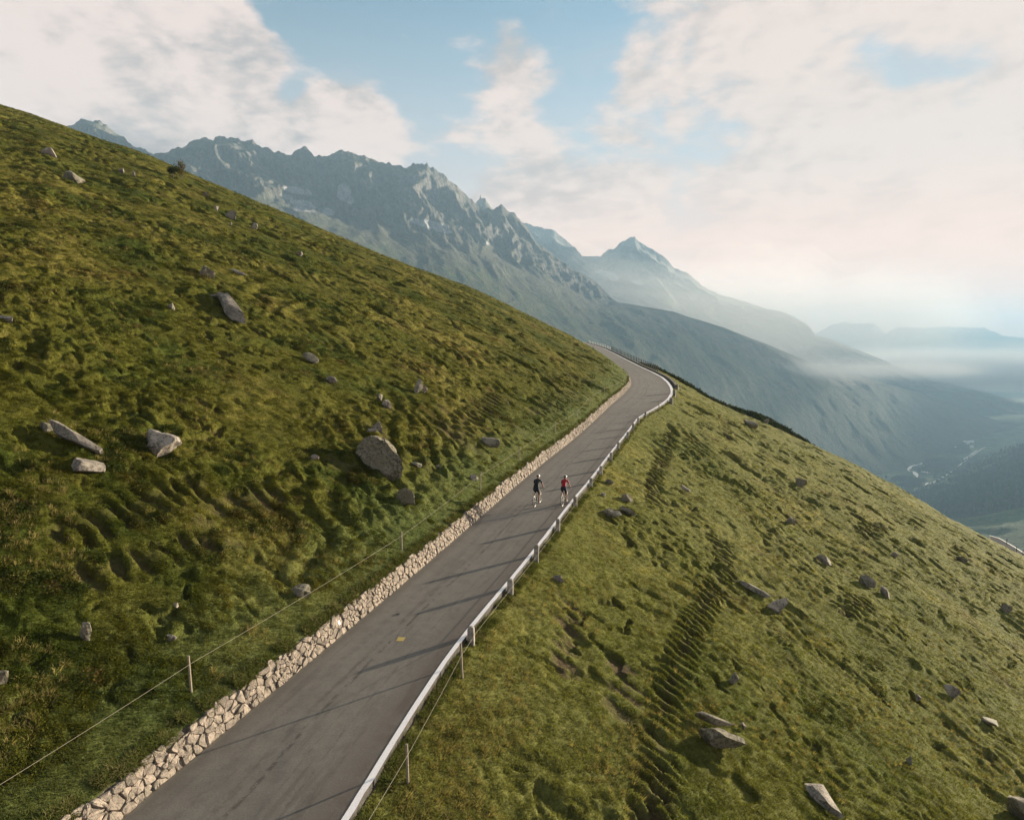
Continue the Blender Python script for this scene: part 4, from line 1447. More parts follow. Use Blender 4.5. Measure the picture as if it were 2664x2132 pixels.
# ------------------------------------------------------------------ mountains and valley
def loft(name, label, guides, u0, u1, nu, rows, shape, color, flip=False):
    """a mountain flank through guide lines (each a list of (u, v, distance in km)), ridge to foot.
    rows: number of rows between guide k and k+1.  shape(P, U, W) -> displaced P; color(P, U, W, slope) -> rgb"""
    u = np.linspace(u0, u1, nu)
    G = []
    for g in guides:
        gu, gv, gd = map(np.array, zip(*g))
        v = np.interp(u, gu, gv); d = gsm(np.interp(u, gu, gd), max(3, nu / 60))
        t, e = ray(u, v)
        y = d * 1000.0
        G.append(np.stack([t * y, y, e * y], -1))
    P, W = [], []
    for k in range(len(G) - 1):
        n = rows[k]
        for j in range(n + (k == len(G) - 2)):
            f = j / n
            P.append(G[k] * (1 - f) + G[k + 1] * f); W.append(k + f)
    P = np.array(P); W = np.repeat(np.array(W)[:, None], nu, 1); U = np.repeat(u[None, :], len(P), 0)
    P = shape(P, U, W)
    dx = P[:, 2:] - P[:, :-2]; dx = np.concatenate([dx[:, :1], dx, dx[:, -1:]], 1)
    dr = P[2:] - P[:-2]; dr = np.concatenate([dr[:1], dr, dr[-1:]], 0)
    N = np.cross(dx, dr); N /= np.linalg.norm(N, axis=2)[:, :, None] + 1e-9
    N *= np.sign(N[:, :, 2:3] + 1e-9)
    c = color(P, U, W, N)
    me = np_mesh(name, P.reshape(-1, 3), grid_faces(P.shape[0], nu))
    add_col(me, c.reshape(-1, 3))
    o = link(name, me, M_MOUNT)
    tag(o, label, None, None, 'structure')
    return o


RIDGE1 = [(60, 352), (120, 345), (165, 330), (185, 326), (211, 313), (230, 310), (256, 315), (278, 326), (297, 344), (323, 359), (341, 374), (360, 385), (378, 391), (389, 397), (427, 399), (441, 394),
          (464, 385), (486, 374), (508, 366), (530, 358), (556, 363), (559, 353), (575, 356), (619, 361), (657, 367), (679, 381), (694, 382), (712, 394), (749, 402), (768, 394), (792, 380), (816, 404),
          (857, 405), (879, 392), (904, 394), (929, 400), (954, 408), (984, 421), (1013, 424), (1034, 433), (1059, 436), (1075, 425), (1105, 427), (1110, 423), (1117, 433), (1132, 438), (1146, 450),
          (1167, 465), (1188, 484), (1209, 504), (1230, 521), (1255, 544), (1267, 540), (1284, 546), (1297, 536), (1305, 531), (1322, 550), (1338, 554), (1355, 575), (1372, 590), (1384, 613), (1397, 634),
          (1426, 650), (1451, 671), (1484, 696), (1526, 717), (1551, 734), (1572, 755), (1593, 776)]


def km(line, *prof):
    pu, pd = zip(*prof)
    return [(u, v, float(np.interp(u, pu, pd))) for u, v in line]


def with_depth(line, *prof): return km(line, *prof)


CREST = RIDGE1 + [(1606, 786), (1641, 791), (1690, 800), (1755, 811), (1787, 823), (1836, 837), (1884, 852), (1949, 878), (2000, 897), (2050, 918), (2095, 936), (2200, 970), (2330, 1005), (2468, 1045), (2549, 1077), (2600, 1096), (2800, 1120)]
CREST_D = ((60, 2.6), (500, 2.7), (1100, 3.1), (1400, 3.5), (1600, 3.9), (1900, 4.3), (2200, 4.9), (2600, 6.0), (2800, 6.4))
g_back = [(u, v + (70 if u < 1600 else 25), d + 0.5) for u, v, d in km(CREST, *CREST_D)]
g_ridge = km(CREST, *CREST_D)
g_rock = km([(60, 440), (300, 450), (500, 470), (600, 500), (700, 515), (800, 545), (950, 590), (1100, 606), (1250, 640), (1400, 705), (1500, 755), (1560, 788), (1593, 793), (1650, 797), (1755, 817), (1884, 862), (2000, 907), (2095, 944), (2330, 1014), (2600, 1100), (2800, 1126)],
            (60, 2.3), (500, 2.35), (1100, 2.75), (1400, 3.15), (1600, 3.7), (1900, 4.2), (2200, 4.8), (2600, 5.9), (2800, 6.3))
g_talus = km([(60, 620), (500, 620), (800, 690), (1000, 760), (1200, 820), (1400, 850), (1500, 860), (1600, 880), (1750, 905), (1900, 950), (2050, 1000), (2200, 1050), (2400, 1095), (2600, 1120), (2800, 1135)],
             (60, 1.5), (500, 1.6), (1100, 1.95), (1500, 2.6), (1900, 3.4), (2200, 4.1), (2600, 5.6), (2800, 6.0))
g_foot = km([(60, 800), (500, 850), (1000, 940), (1400, 1060), (1600, 1130), (1750, 1140), (1900, 1165), (2000, 1190), (2100, 1212), (2200, 1228), (2300, 1232), (2340, 1226), (2380, 1212), (2440, 1190), (2500, 1158), (2560, 1132), (2620, 1112), (2800, 1122)],
            (60, 1.0), (500, 1.05), (1000, 1.2), (1600, 2.0), (1900, 2.75), (2100, 3.3), (2200, 3.5), (2300, 3.55), (2340, 3.63), (2380, 3.8), (2440, 4.1), (2500, 4.65), (2560, 5.25), (2620, 5.8), (2800, 6.05))


def shape1(P, U, W):
    along = P[:, :, 0] * 0.94 + P[:, :, 1] * 0.34
    rock = np.clip(1 - (W - 1) * 1.0, 0, 1) * (W >= 1) + (W < 1) * W
    rock = rock * sstep(1640, 1560, U)
    down = W * 900.0
    n = ridged(along / 170 + 0.7 * fbm(along / 400, down / 500, 2, 4), down / 1100, 4, 301) - 0.45
    n2 = ridged(along / 46 + 0.5 * fbm(along / 80, down / 200, 2, 6), down / 330, 3, 311) - 0.45
    band = fbm(along / 300, P[:, :, 2] / 70, 2, 321)
    edge = np.exp(-((W - 1) / 0.06) ** 2)
    amt = sstep(1.0, 1.35, W) * sstep(2.3, 1.9, W) * sstep(1640, 1560, U)
    front = np.stack([np.full_like(U, 0.25), np.full_like(U, -0.85), np.full_like(U, 0.3)], -1)
    P = P + front * ((95 * n + 22 * n2 + 14 * band) * np.maximum(amt, 0.25 * edge * 0))[:, :, None]
    # ribs running down the turf slopes below
    g = sstep(1.7, 2.3, W)
    m = ridged(along / 330 + 0.6 * fbm(along / 500, W * 2, 2, 8), W * 0.9, 3, 331) - 0.5
    m2 = fbm(along / 90, W * 3.0, 3, 341)
    P[:, :, 2] += g * (36 * m + 12 * m2) * sstep(4.05, 3.5, W) * sstep(2700, 2300, U)
    low = sstep(1.0, 1.5, W) * sstep(1600, 1700, U)
    P[:, :, 2] += low * (18 * fbm(along / 260, W * 1.2, 3, 351))
    # broken skyline
    jag = gnoise(along / 34, along * 0, 361) * 9 + gnoise(along / 13, along * 0, 363) * 6
    P[:, :, 2] += jag * np.exp(-((W - 1) / 0.10) ** 2) * sstep(1600, 1500, U)
    return P


SNOW = [(770, 495, 36, 9), (745, 512, 16, 6), (790, 536, 34, 14), (775, 528, 20, 8), (895, 500, 16, 24), (912, 520, 12, 10), (1105, 581, 52, 10), (1130, 590, 34, 8), (1150, 600, 22, 5), (1265, 633, 10, 5), (855, 552, 16, 8), (625, 545, 20, 5)]


def color1(P, U, W, N):
    along = P[:, :, 0] * 0.94 + P[:, :, 1] * 0.34
    z = P[:, :, 2]
    n = fbm(along / 160, z / 110, 4, 401); n2 = fbm(along / 40, z / 30, 3, 411); st = fbm(along / 22, z / 260, 3, 421)
    rock = np.array([.085, .080, .074]) * (1 + 0.40 * n + 0.25 * n2 + 0.30 * st)[:, :, None]
    warm = sstep(0.15, 0.5, n + 0.5 * st)[:, :, None]
    rock = rock * (1 - 0.45 * warm) + np.array([.145, .12, .098]) * 0.45 * warm
    talus = np.array([.075, .070, .055]) * (1 + 0.4 * n2)[:, :, None]
    turf = np.array([.040, .058, .026]) * (1 + 0.35 * n)[:, :, None]
    turf2 = np.array([.062, .064, .034]) * (1 + 0.35 * n2)[:, :, None]
    scrub = np.array([.022, .034, .019]) * (1 + 0.3 * n2)[:, :, None]
    gr = sstep(1.85, 2.25, W + 0.30 * n + 0.15 * n2)[:, :, None]
    gr = np.maximum(gr, sstep(1590, 1680, U + 40 * n)[:, :, None])
    grass = np.where((n2 + 0.6 * st > 0.05)[:, :, None], turf, turf2)
    sc = sstep(0.05, 0.4, fbm(along / 300, W * 1.4, 3, 431) + 0.4 * st)[:, :, None]
    grass = grass * (1 - 0.75 * sc) + scrub * 0.75 * sc
    ta = (sstep(1.75, 2.0, W) * sstep(2.75, 2.2, W + 0.4 * n))[:, :, None]
    c = rock * (1 - gr) + grass * gr
    c = c * (1 - ta * (1 - 0.3 * gr)) + talus * ta * (1 - 0.3 * gr)
    flat = sstep(0.62, 0.85, N[:, :, 2])[:, :, None] * (W < 2)[:, :, None]
    c = c * (1 - 0.5 * flat) + turf2 * 0.5 * flat
    # old snow in the hollows under the walls
    ph = np.zeros_like(U)
    t = P[:, :, 0] / P[:, :, 1]; e = z / P[:, :, 1]
    for (u, v, a, b) in SNOW:
        tt, ee = ray(u, v)
        q = ((t - tt) / (a / F_PX)) ** 2 + ((e - ee + 0.15 * (t - tt)) / (b / F_PX)) ** 2
        ph = np.maximum(ph, sstep(1.25, 0.75, q + 0.9 * n2 + 0.5 * n))
    c = c * (1 - ph[:, :, None]) + np.array([.26, .26, .27]) * ph[:, :, None]
    return np.clip(c, 0.01, 0.9)


loft('mountain_ridge', 'long jagged rocky ridge with old snow, falling to green slopes above the valley', [g_back, g_ridge, g_rock, g_talus, g_foot], 60, 2800, 860, (8, 80, 56, 50), shape1, color1)

RIDGE2 = [(1180, 560), (1240, 560), (1300, 566), (1388, 586), (1407, 592), (1443, 599), (1466, 620), (1485, 636), (1498, 646), (1514, 664), (1534, 668), (1563, 665), (1582, 651), (1599, 644), (1618, 628), (1638, 619), (1651, 616),
          (1667, 630), (1686, 643), (1706, 654), (1725, 664), (1735, 677), (1755, 696), (1774, 704), (1800, 717), (1813, 732), (1833, 747), (1870, 765), (1916, 778), (1953, 789), (1993, 803), (2034, 810), (2070, 826), (2103, 846),
          (2123, 873), (2152, 878), (2184, 891), (2225, 907), (2285, 931), (2346, 956), (2450, 990), (2600, 1030), (2800, 1075)]
D2 = ((1180, 5.0), (1500, 5.2), (1750, 5.4), (2100, 6.2), (2400, 7.0), (2800, 8.0))
h_back = [(u, v + 50, d + 0.6) for u, v, d in km(RIDGE2, *D2)]
h_ridge = km(RIDGE2, *D2)
h_mid = km([(1180, 700), (1400, 720), (1560, 740), (1650, 730), (1800, 800), (1950, 850), (2100, 905), (2200, 945), (2400, 1010), (2600, 1060), (2800, 1090)], (1180, 4.6), (1500, 4.8), (1750, 5.0), (2100, 5.9), (2400, 6.7), (2800, 7.8))
h_foot = km([(1180, 860), (1600, 880), (1800, 920), (2000, 985), (2200, 1030), (2400, 1062), (2600, 1085), (2800, 1100)], (1180, 4.2), (1600, 4.4), (1800, 4.8), (2100, 5.7), (2400, 6.5), (2800, 7.7))


def shape2(P, U, W):
    along = P[:, :, 0] * 0.9 + P[:, :, 1] * 0.4
    amt = sstep(1.0, 1.4, W) * sstep(3.0, 2.5, W)
    n = ridged(along / 420 + 0.6 * fbm(along / 600, W, 2, 5), W * 1.6, 4, 501) - 0.45
    P[:, :, 1] -= amt * 260 * n
    jag = gnoise(along / 60, along * 0, 511) * 12 + gnoise(along / 24, along * 0, 513) * 8
    P[:, :, 2] += jag * np.exp(-((W - 1) / 0.1) ** 2) * sstep(2050, 1800, U)
    return P


def color2(P, U, W, N):
    along = P[:, :, 0] * 0.9 + P[:, :, 1] * 0.4; z = P[:, :, 2]
    n = fbm(along / 220, z / 150, 4, 521); n2 = fbm(along / 60, z / 200, 3, 531)
    rock = np.array([.12, .112, .105]) * (1 + 0.35 * n + 0.3 * n2)[:, :, None]
    turf = np.array([.045, .06, .03]) * (1 + 0.3 * n)[:, :, None]
    g = sstep(1.7, 2.3, W + 0.3 * n + sstep(1750, 2050, U) * 0.9)[:, :, None]
    c = rock * (1 - g) + turf * g
    t = P[:, :, 0] / P[:, :, 1]; e = z / P[:, :, 1]
    ph = np.zeros_like(U)
    for (u, v, a, b) in ((1575, 711, 26, 7), (1595, 722, 12, 9), (1660, 735, 18, 4)):
        tt, ee = ray(u, v)
        q = ((t - tt) / (a / F_PX)) ** 2 + ((e - ee + 0.15 * (t - tt)) / (b / F_PX)) ** 2
        ph = np.maximum(ph, sstep(1.25, 0.75, q + 0.6 * n2))
    c = c * (1 - ph[:, :, None]) + np.array([.26, .26, .27]) * ph[:, :, None]
    return np.clip(c, 0.01, 0.9)


loft('pyramid_mountain', 'hazy pyramid shaped mountain behind the long ridge', [h_back, h_ridge, h_mid, h_foot], 1180, 2800, 520, (8, 50, 40), shape2, color2)

RIDGE4 = [(2000, 900), (2080, 880), (2125, 866), (2160, 846), (2192, 837), (2225, 842), (2273, 839), (2302, 868), (2334, 850), (2367, 851), (2407, 853), (2468, 849), (2529, 852), (2561, 852), (2614, 874), (2663, 878), (2750, 868), (2850, 880), (3000, 870)]
k_ridge = km(RIDGE4, (2000, 13.0), (2300, 13.6), (3000, 14.5))
k_back = [(u, v + 22, d + 1.0) for u, v, d in k_ridge]
k_foot = km([(2000, 1030), (3000, 1030)], (2000, 11.5), (3000, 12.5))


def shape4(P, U, W):
    along = P[:, :, 0]
    P[:, :, 1] -= sstep(1, 1.5, W) * 500 * (ridged(along / 900, W * 1.5, 3, 601) - 0.45)
    P[:, :, 2] += (gnoise(along / 140, along * 0, 611) * 18 + gnoise(along / 60, along * 0, 613) * 10) * np.exp(-((W - 1) / 0.15) ** 2)
    return P


loft('far_range', 'pale far mountain range above the fog at the end of the valley', [k_back, k_ridge, k_foot], 2000, 3000, 260, (5, 30), shape4, color2)
# slender spires looking over the shoulder of the long ridge
sp = km([(1225, 560), (1240, 524), (1247, 518), (1250, 505), (1253, 516), (1262, 515), (1272, 528), (1284, 544), (1300, 570)], (1225, 3.9), (1300, 3.9))
loft('rock_spires', 'small slender rock spires behind the shoulder of the long ridge', [[(u, v + 14, d + 0.15) for u, v, d in sp], sp, [(u, 610, 3.75) for u, v, d in sp]], 1225, 1300, 60, (4, 16), lambda P, U, W: P,
     lambda P, U, W, N: np.ones(P.shape) * np.array([.21, .19, .17]))

# valley floor and the far valley side
ZV = -600.0


def valley_pt(u, v):
    t, e = ray(u, v)
    y = ZV / float(e)
    return Vector((float(t) * y, y, ZV))


def build_valley():
    xs = np.linspace(200, 9000, 260); ys = np.geomspace(1500, 13000, 200)
    X, Y = np.meshgrid(xs, ys)
    x, y = X.ravel(), Y.ravel()
    z = ZV + 4 * fbm(x / 300, y / 300, 2, 701) - 6
    me = np_mesh('valley_floor', np.stack([x, y, z], -1), grid_faces(len(ys), len(xs)))
    n = fbm(x / 230, y / 230, 3, 711); n2 = fbm(x / 70, y / 160, 2, 717)
    c = np.array([.085, .135, .045]) * (1 + 0.35 * n)[:, None]
    k = sstep(0.05, 0.2, n2 + 0.5 * n)[:, None] * 0.8
    c = c * (1 - k) + np.array([.038, .060, .028]) * k
    m = sstep(0.3, 0.36, fbm(x / 400, y / 200, 2, 723))[:, None]
    c = c * (1 - m) + np.array([.17, .20, .08]) * m
    add_col(me, c)
    tag(link('valley_floor', me, M_MOUNT), 'flat green valley floor', None, None, 'structure')


build_valley()
VS = [
    km([(2330, 1292), (2420, 1266), (2480, 1242), (2570, 1190), (2640, 1160), (2760, 1120), (2950, 1040)], (2330, 3.0), (2420, 3.15), (2570, 3.6), (2950, 3.7)),
    km([(2330, 1318), (2420, 1310), (2500, 1290), (2570, 1255), (2664, 1215), (2760, 1190), (2950, 1120)], (2330, 2.7), (2420, 2.7), (2570, 2.9), (2950, 2.8)),
    km([(2330, 1345), (2440, 1350), (2507, 1340), (2600, 1325), (2700, 1310), (2950, 1270)], (2330, 2.4), (2500, 2.25), (2700, 2.2), (2950, 2.1)),
    km([(2330, 1400), (2440, 1420), (2600, 1440), (2700, 1430), (2950, 1420)], (2330, 1.7), (2500, 1.5), (2950, 1.3)),
    km([(2330, 1520), (2440, 1560), (2600, 1600), (2700, 1600), (2950, 1600)], (2330, 1.0), (2500, 0.9), (2950, 0.8)),
]


def shape5(P, U, W):
    x, y = P[:, :, 0], P[:, :, 1]
    P[:, :, 2] += 14 * fbm(x / 220, y / 220, 3, 801) + 16 * ridged(x / 300 + y / 500, y / 900, 2, 805) - 8
    return P


def color5(P, U, W, N):
    x, y = P[:, :, 0], P[:, :, 1]
    n = fbm(x / 120, y / 120, 3, 811); n2 = fbm(x / 30, y / 40, 3, 821)
    turf = np.array([.075, .125, .040]) * (1 + 0.35 * n + 0.2 * n2)[:, :, None]
    dry = np.array([.13, .14, .06])
    wood = np.array([.024, .036, .020]) * (1 + 0.4 * n2)[:, :, None]
    k = (sstep(2.2, 1.9, W + 0.35 * n) * sstep(-0.1, 0.15, W - 0.25 + 0.5 * n))[:, :, None]
    d = sstep(0.1, 0.35, n2 - n)[:, :, None] * 0.7
    return (turf * (1 - d) + dry * d) * (1 - 0.85 * k) + wood * 0.85 * k


loft('valley_side', 'dark wooded slope and green meadows on the near side of the valley', VS, 2330, 2950, 220, (30, 36, 30, 24), shape5, color5)

M_RIVER = simple('pale_river_gravel', (0.62, 0.56, 0.52), 0.7, 0.15, 0.02)
M_VROAD = simple('valley_road', (0.50, 0.46, 0.41), 0.8, 0.1, 0.02)


def vpath(name, label, uvw, m, kind='structure', dz=2.0):
    V = []
    for (u, v, w_) in uvw:
        a = valley_pt(u - w_ / 2, v); b = valley_pt(u + w_ / 2, v)
        V += [(a.x, a.y, ZV + dz), (b.x, b.y, ZV + dz)]
    n = len(uvw)
    me = np_mesh(name, np.array(V), grid_faces(n, 2), True)
    o = link(name, me, m)
    tag(o, label, None, None, kind)
    return o


vpath('river', 'pale gravelly river bend on the valley floor', [(2418, 1201.5, 4), (2404, 1204, 12), (2394, 1207.5, 8), (2387, 1209, 2), (2382, 1210, 12), (2372, 1212.5, 8), (2368, 1215, 9), (2366, 1219, 11), (2362, 1222, 5), (2366, 1225.5, 5), (2376, 1226.5, 6), (2379, 1229, 8), (2382, 1233, 14), (2384, 1236, 10), (2386, 1240, 5), (2388, 1243, 2)], M_RIVER)
vpath('river_bar', 'gravel bar in the trees right of the river bend', [(2396, 1226, 3), (2408, 1228, 22), (2420, 1231, 16), (2430, 1230, 4)], M_RIVER)
vpath('river_pool', 'short pale stretch of water where river and road meet', [(2414, 1256, 4), (2411, 1258.5, 8), (2408, 1262, 4)], M_RIVER)
vpath('river_reach', 'broken pale reach of river beside the straight valley road', [(2541, 1171.5, 4), (2534, 1177, 4), (2528, 1181, 6), (2523, 1185, 2), (2514, 1191.5, 7), (2507, 1195, 5)], M_RIVER)
vpath('valley_road', 'straight pale road along the valley floor', [(2564, 1164.5, 8), (2556, 1166.5, 5), (2530, 1186, 5), (2500, 1208, 5), (2470, 1231, 6), (2440, 1250, 6), (2420, 1259, 7)], M_VROAD, dz=3.0)
vpath('farm_track', 'pale farm track crossing the meadow below the straight road', [(2412, 1270, 3), (2396, 1275, 3), (2384, 1279, 4), (2366, 1284, 6)], M_VROAD, dz=3.0)

# hamlet
M_HWALL = simple('house_wall', (0.55, 0.52, 0.48), 0.8, 0.1, 0.2)
M_HROOF = simple('house_roof', (0.60, 0.58, 0.55), 0.6, 0.1, 0.2)


def house(u, v, wpx, hpx, lab):
    p = valley_pt(u, v)
    wd = wpx / F_PX * p.y; h = hpx / F_PX * p.y
    root = empty('house', p); tag(root, lab, 'house', 'houses of the hamlet in the valley')
    b = bmesh.new(); bmesh.ops.create_cube(b, size=1.0)
    bmesh.ops.scale(b, vec=(wd, wd * 0.6, h), verts=b.verts); bmesh.ops.translate(b, vec=(0, 0, h / 2), verts=b.verts)
    me = bpy.data.meshes.new('wall'); b.to_mesh(me); b.free(); link('wall', me, M_HWALL, root)
    a, d, r = wd * .54, wd * .34, h * 0.5
    V = [(-a, -d, h), (a, -d, h), (a, d, h), (-a, d, h), (-a, 0, h + r), (a, 0, h + r)]
    b = bmesh.new(); vv = [b.verts.new(q) for q in V]
    for f in ((0, 1, 5, 4), (2, 3, 4, 5), (0, 4, 3), (1, 2, 5), (3, 2, 1, 0)): b.faces.new([vv[i] for i in f])
    me = bpy.data.meshes.new('roof'); b.to_mesh(me); b.free(); link('roof', me, M_HROOF, root)


house(2504, 1152, 14, 4, 'long bright roofed building at the back of the tiny valley hamlet')
house(2527, 1151, 11, 4, 'second long building at the back right of the tiny valley hamlet')
house(2518, 1157, 6, 7, 'tall pale building in the middle of the tiny valley hamlet')
house(2478, 1161, 8, 4, 'small house at the left end of the tiny valley hamlet')
house(2486, 1165, 6, 3, 'low house in front at the left end of the tiny valley hamlet')
house(2528, 1164, 8, 4, 'bright house at the front right of the tiny valley hamlet')

# trees in the valley
M_FOREST = m_leaf('conifer_green', (0.030, 0.045, 0.020))


def crown_mesh(name, seed, n=60):
    rr = np.random.default_rng(seed)
    b = bmesh.new(); bmesh.ops.create_icosphere(b, subdivisions=2, radius=1.0)
    P = np.array([v.co[:] for v in b.verts]); F = np.array([[v.index for v in f.verts] for f in b.faces]); b.free()
    nz = fbm(P[:, 0] * 1.5 + seed, P[:, 1] * 1.5 + 2 * P[:, 2], 3, seed)
    P = P * (1 + 0.5 * nz)[:, None] * np.array([0.5, 0.5, 0.55]) + np.array([0, 0, 0.55])
    return P, F


VT = [(2305, 1243, 7, 7, 'dark trees at the left, just above the grassy skyline'), (2331, 1248, 6, 8, 'single dark tree in the valley left of the river bend'), (2432, 1243, 9, 9, 'round tree beside the meadow at the straight road'), (2439, 1256, 9, 9, 'round tree beside the lower end of the straight road'),
      (2431, 1263, 5, 6, 'small tree where track and straight road meet'), (2433, 1272, 10, 7, 'tree clump below the end of the straight road'), (2424, 1273, 5, 4, 'small bush left of the tree clump below the straight road'), (2424, 1297, 17, 11, 'broad dark tree group in the lower meadow, left one'),
      (2438, 1292, 14, 9, 'broad dark tree group in the lower meadow, middle one'), (2459, 1291, 15, 10, 'broad dark tree group in the lower meadow, right one'), (2544, 1345, 15, 11, 'dark tree at the lower edge of the wooded slope'), (2447, 1247, 8, 6, 'tree in the row along the straight road, lowest'),
      (2456, 1240, 9, 6, 'tree in the row along the straight road, middle one'), (2466, 1233, 12, 7, 'tree in the row along the straight road, uppermost'), (2501, 1318, 11, 5, 'dark hedge in the meadow under the wooded slope')]
for k, (u, v, wp, hp, lab) in enumerate(VT):
    t, e = ray(u, v)
    dd = 2.45 if v > 1310 else (2.95 if v > 1285 else None)
    p = Vector((float(t) * dd * 1000, dd * 1000, float(e) * dd * 1000)) if dd else valley_pt(u, v)
    wd, h = wp / F_PX * p.y, hp / F_PX * p.y
    root = empty('tree', p); tag(root, lab, 'tree', 'single trees in the valley')
    P, F = crown_mesh('crown', k)
    link('crown', np_mesh('crown', P * np.array([wd, wd, h]), F, False), M_FOREST, root)
    V, F = tube([(0, 0, -6), (0, 0, h * 0.4)], wd * 0.05)
    link('trunk', np_mesh('trunk', np.array(V), np.array(F)), M_BARK, root)


def forest(name, label, pts, hmin, hmax, seed):
    rr = np.random.default_rng(seed)
    n = len(pts)
    k = 6
    h = rr.uniform(hmin, hmax, n); r = h * rr.uniform(0.22, 0.42, n)
    a = np.arange(k) / k * 2 * np.pi
    V = np.zeros((n, 2 * k + 1, 3))
    jit = rr.uniform(0.75, 1.25, (n, 2 * k))
    for j in range(k):
        V[:, j, 0] = np.cos(a[j]) * r * jit[:, j]; V[:, j, 1] = np.sin(a[j]) * r * jit[:, j]; V[:, j, 2] = h * 0.02
        V[:, k + j, 0] = np.cos(a[j] + .5) * r * 0.7 * jit[:, k + j]; V[:, k + j, 1] = np.sin(a[j] + .5) * r * 0.7 * jit[:, k + j]; V[:, k + j, 2] = h * 0.55
    V[:, 2 * k, 2] = h
    V += pts[:, None, :]
    F = []
    for j in range(k):
        F.append((j, (j + 1) % k, k + j)); F.append(((j + 1) % k, k + (j + 1) % k, k + j)); F.append((k + j, k + (j + 1) % k, 2 * k))
    F = (np.array(F)[None] + (np.arange(n) * (2 * k + 1))[:, None, None]).reshape(-1, 3)
    o = link(name, np_mesh(name, V.reshape(-1, 3), F, False), M_FOREST)
    tag(o, label, None, None, 'stuff')


def scatter_on(obname, n, seed, test):
    rr = np.random.default_rng(seed)
    me = bpy.data.objects[obname].data
    co = np.zeros(len(me.vertices) * 3, np.float32); me.vertices.foreach_get('co', co); co = co.reshape(-1, 3)
    i = rr.integers(0, len(co), n)
    P = co[i] + rr.normal(size=(n, 3)) * np.array([9, 9, 0])
    u = CU + F_PX * P[:, 0] / P[:, 1]
    return P[test(P)]


def in_wood(P):
    e = P[:, 2] / P[:, 1]; t = P[:, 0] / P[:, 1]
    n = fbm(P[:, 0] / 120, P[:, 1] / 120, 3, 811)
    return (P[:, 1] > 2250 - 300 * n) & (n > -0.35)


forest('forest', 'dark wood covering the near side of the valley', scatter_on('valley_side', 6500, 5, in_wood), 7, 17, 6)
rrr = np.random.default_rng(9)
isl = []
for (u, v, a, b, n) in ((2450, 1205, 50, 14, 500), (2425, 1222, 45, 8, 260), (2350, 1246, 32, 7, 200), (2385, 1250, 26, 6, 160), (2370, 1262, 30, 6, 160), (2490, 1172, 34, 10, 300), (2500, 1160, 40, 6, 120), (2560, 1205, 60, 20, 500), (2500, 1225, 40, 12, 260)):
    for k in range(n):
        th = rrr.uniform(0, 6.283); r = rrr.uniform(0, 1) ** 0.5
        p = valley_pt(u + a * r * math.cos(th), v + b * r * math.sin(th)); isl.append(p[:])
forest('riverside_wood', 'dark riverside woods on the valley floor', np.array(isl), 7, 13, 8)

# the lower loop of the road at the right edge
def build_lower_road():
    P = []
    for (u, v, y) in ((2575, 1394, 206), (2600, 1401, 203), (2630, 1418, 199), (2664, 1439, 195), (2720, 1475, 188), (2800, 1530, 178)):
        t, e = ray(u, v); P.append(Vector((float(t) * y, y, float(e) * y)))
    V, V2 = [], []
    for p in P:
        V += [p[:], (p.x - 3.0, p.y - 6.0, p.z - 1.7)]
        V2 += [(p.x + .02, p.y + 0.1, p.z - 1.2), (p.x + .02, p.y + 0.1, p.z + 0.14), (p.x + 0.3, p.y + 0.6, p.z + 0.14), (p.x + .3, p.y + .6, p.z - 1.5)]
    o = link('lower_road', np_mesh('lower_road', np.array(V), grid_faces(len(P), 2), False), simple('pale_sandy_road', (0.34, 0.29, 0.24), 0.85, 0.1, 0.5))  # pale sandy surface of the lower loop
    tag(o, 'lower loop of the mountain road at the right edge', None, None, 'structure')
    o = link('lower_kerb', np_mesh('lower_kerb', np.array(V2), grid_faces(len(P), 4), False), M_WHITE)
    tag(o, 'white kerb of the lower road loop at the right edge', 'kerb')
    for (u, vt, vb, y, lab) in ((2619, 1400, 1413, 200, 'dark stake at the lower road, left of three at the right edge'), (2645, 1421, 1432, 190, 'dark stake at the lower road, middle of three at the right edge'), (2661, 1428, 1446, 186, 'dark stake at the lower road, right of three at the right edge')):
        t, e = ray(u, vb)
        h = (vb - vt) / F_PX * y
        o = link('road_stake', post_mesh('road_stake', 0.18, h + 2), M_DARKPOST, None, (float(t) * y, y, float(e) * y - 2))
        tag(o, lab, 'post', 'stakes along the lower road')


build_lower_road()

# ------------------------------------------------------------------ cyclists
def skin_body(joints, bones, rad, name):
    names = list(joints)
    me = bpy.data.meshes.new(name)
    me.from_pydata([joints[n] for n in names], [(names.index(a), names.index(b)) for a, b in bones], [])
    o = bpy.data.objects.new(name, me)
    COL.objects.link(o)
    md = o.modifiers.new('skin', 'SKIN'); md.use_smooth_shade = True
    for i, n in enumerate(names):
        r = rad[n]
        me.skin_vertices[0].data[i].radius = r if isinstance(r, tuple) else (r, r)
        me.skin_vertices[0].data[i].use_root = (i == 0)
    sb = o.modifiers.new('sub', 'SUBSURF'); sb.levels = 2; sb.render_levels = 2
    dg = bpy.context.evaluated_depsgraph_get()
    new = bpy.data.meshes.new_from_object(o.evaluated_get(dg))
    bpy.data.objects.remove(o)
    new.name = name
    return new


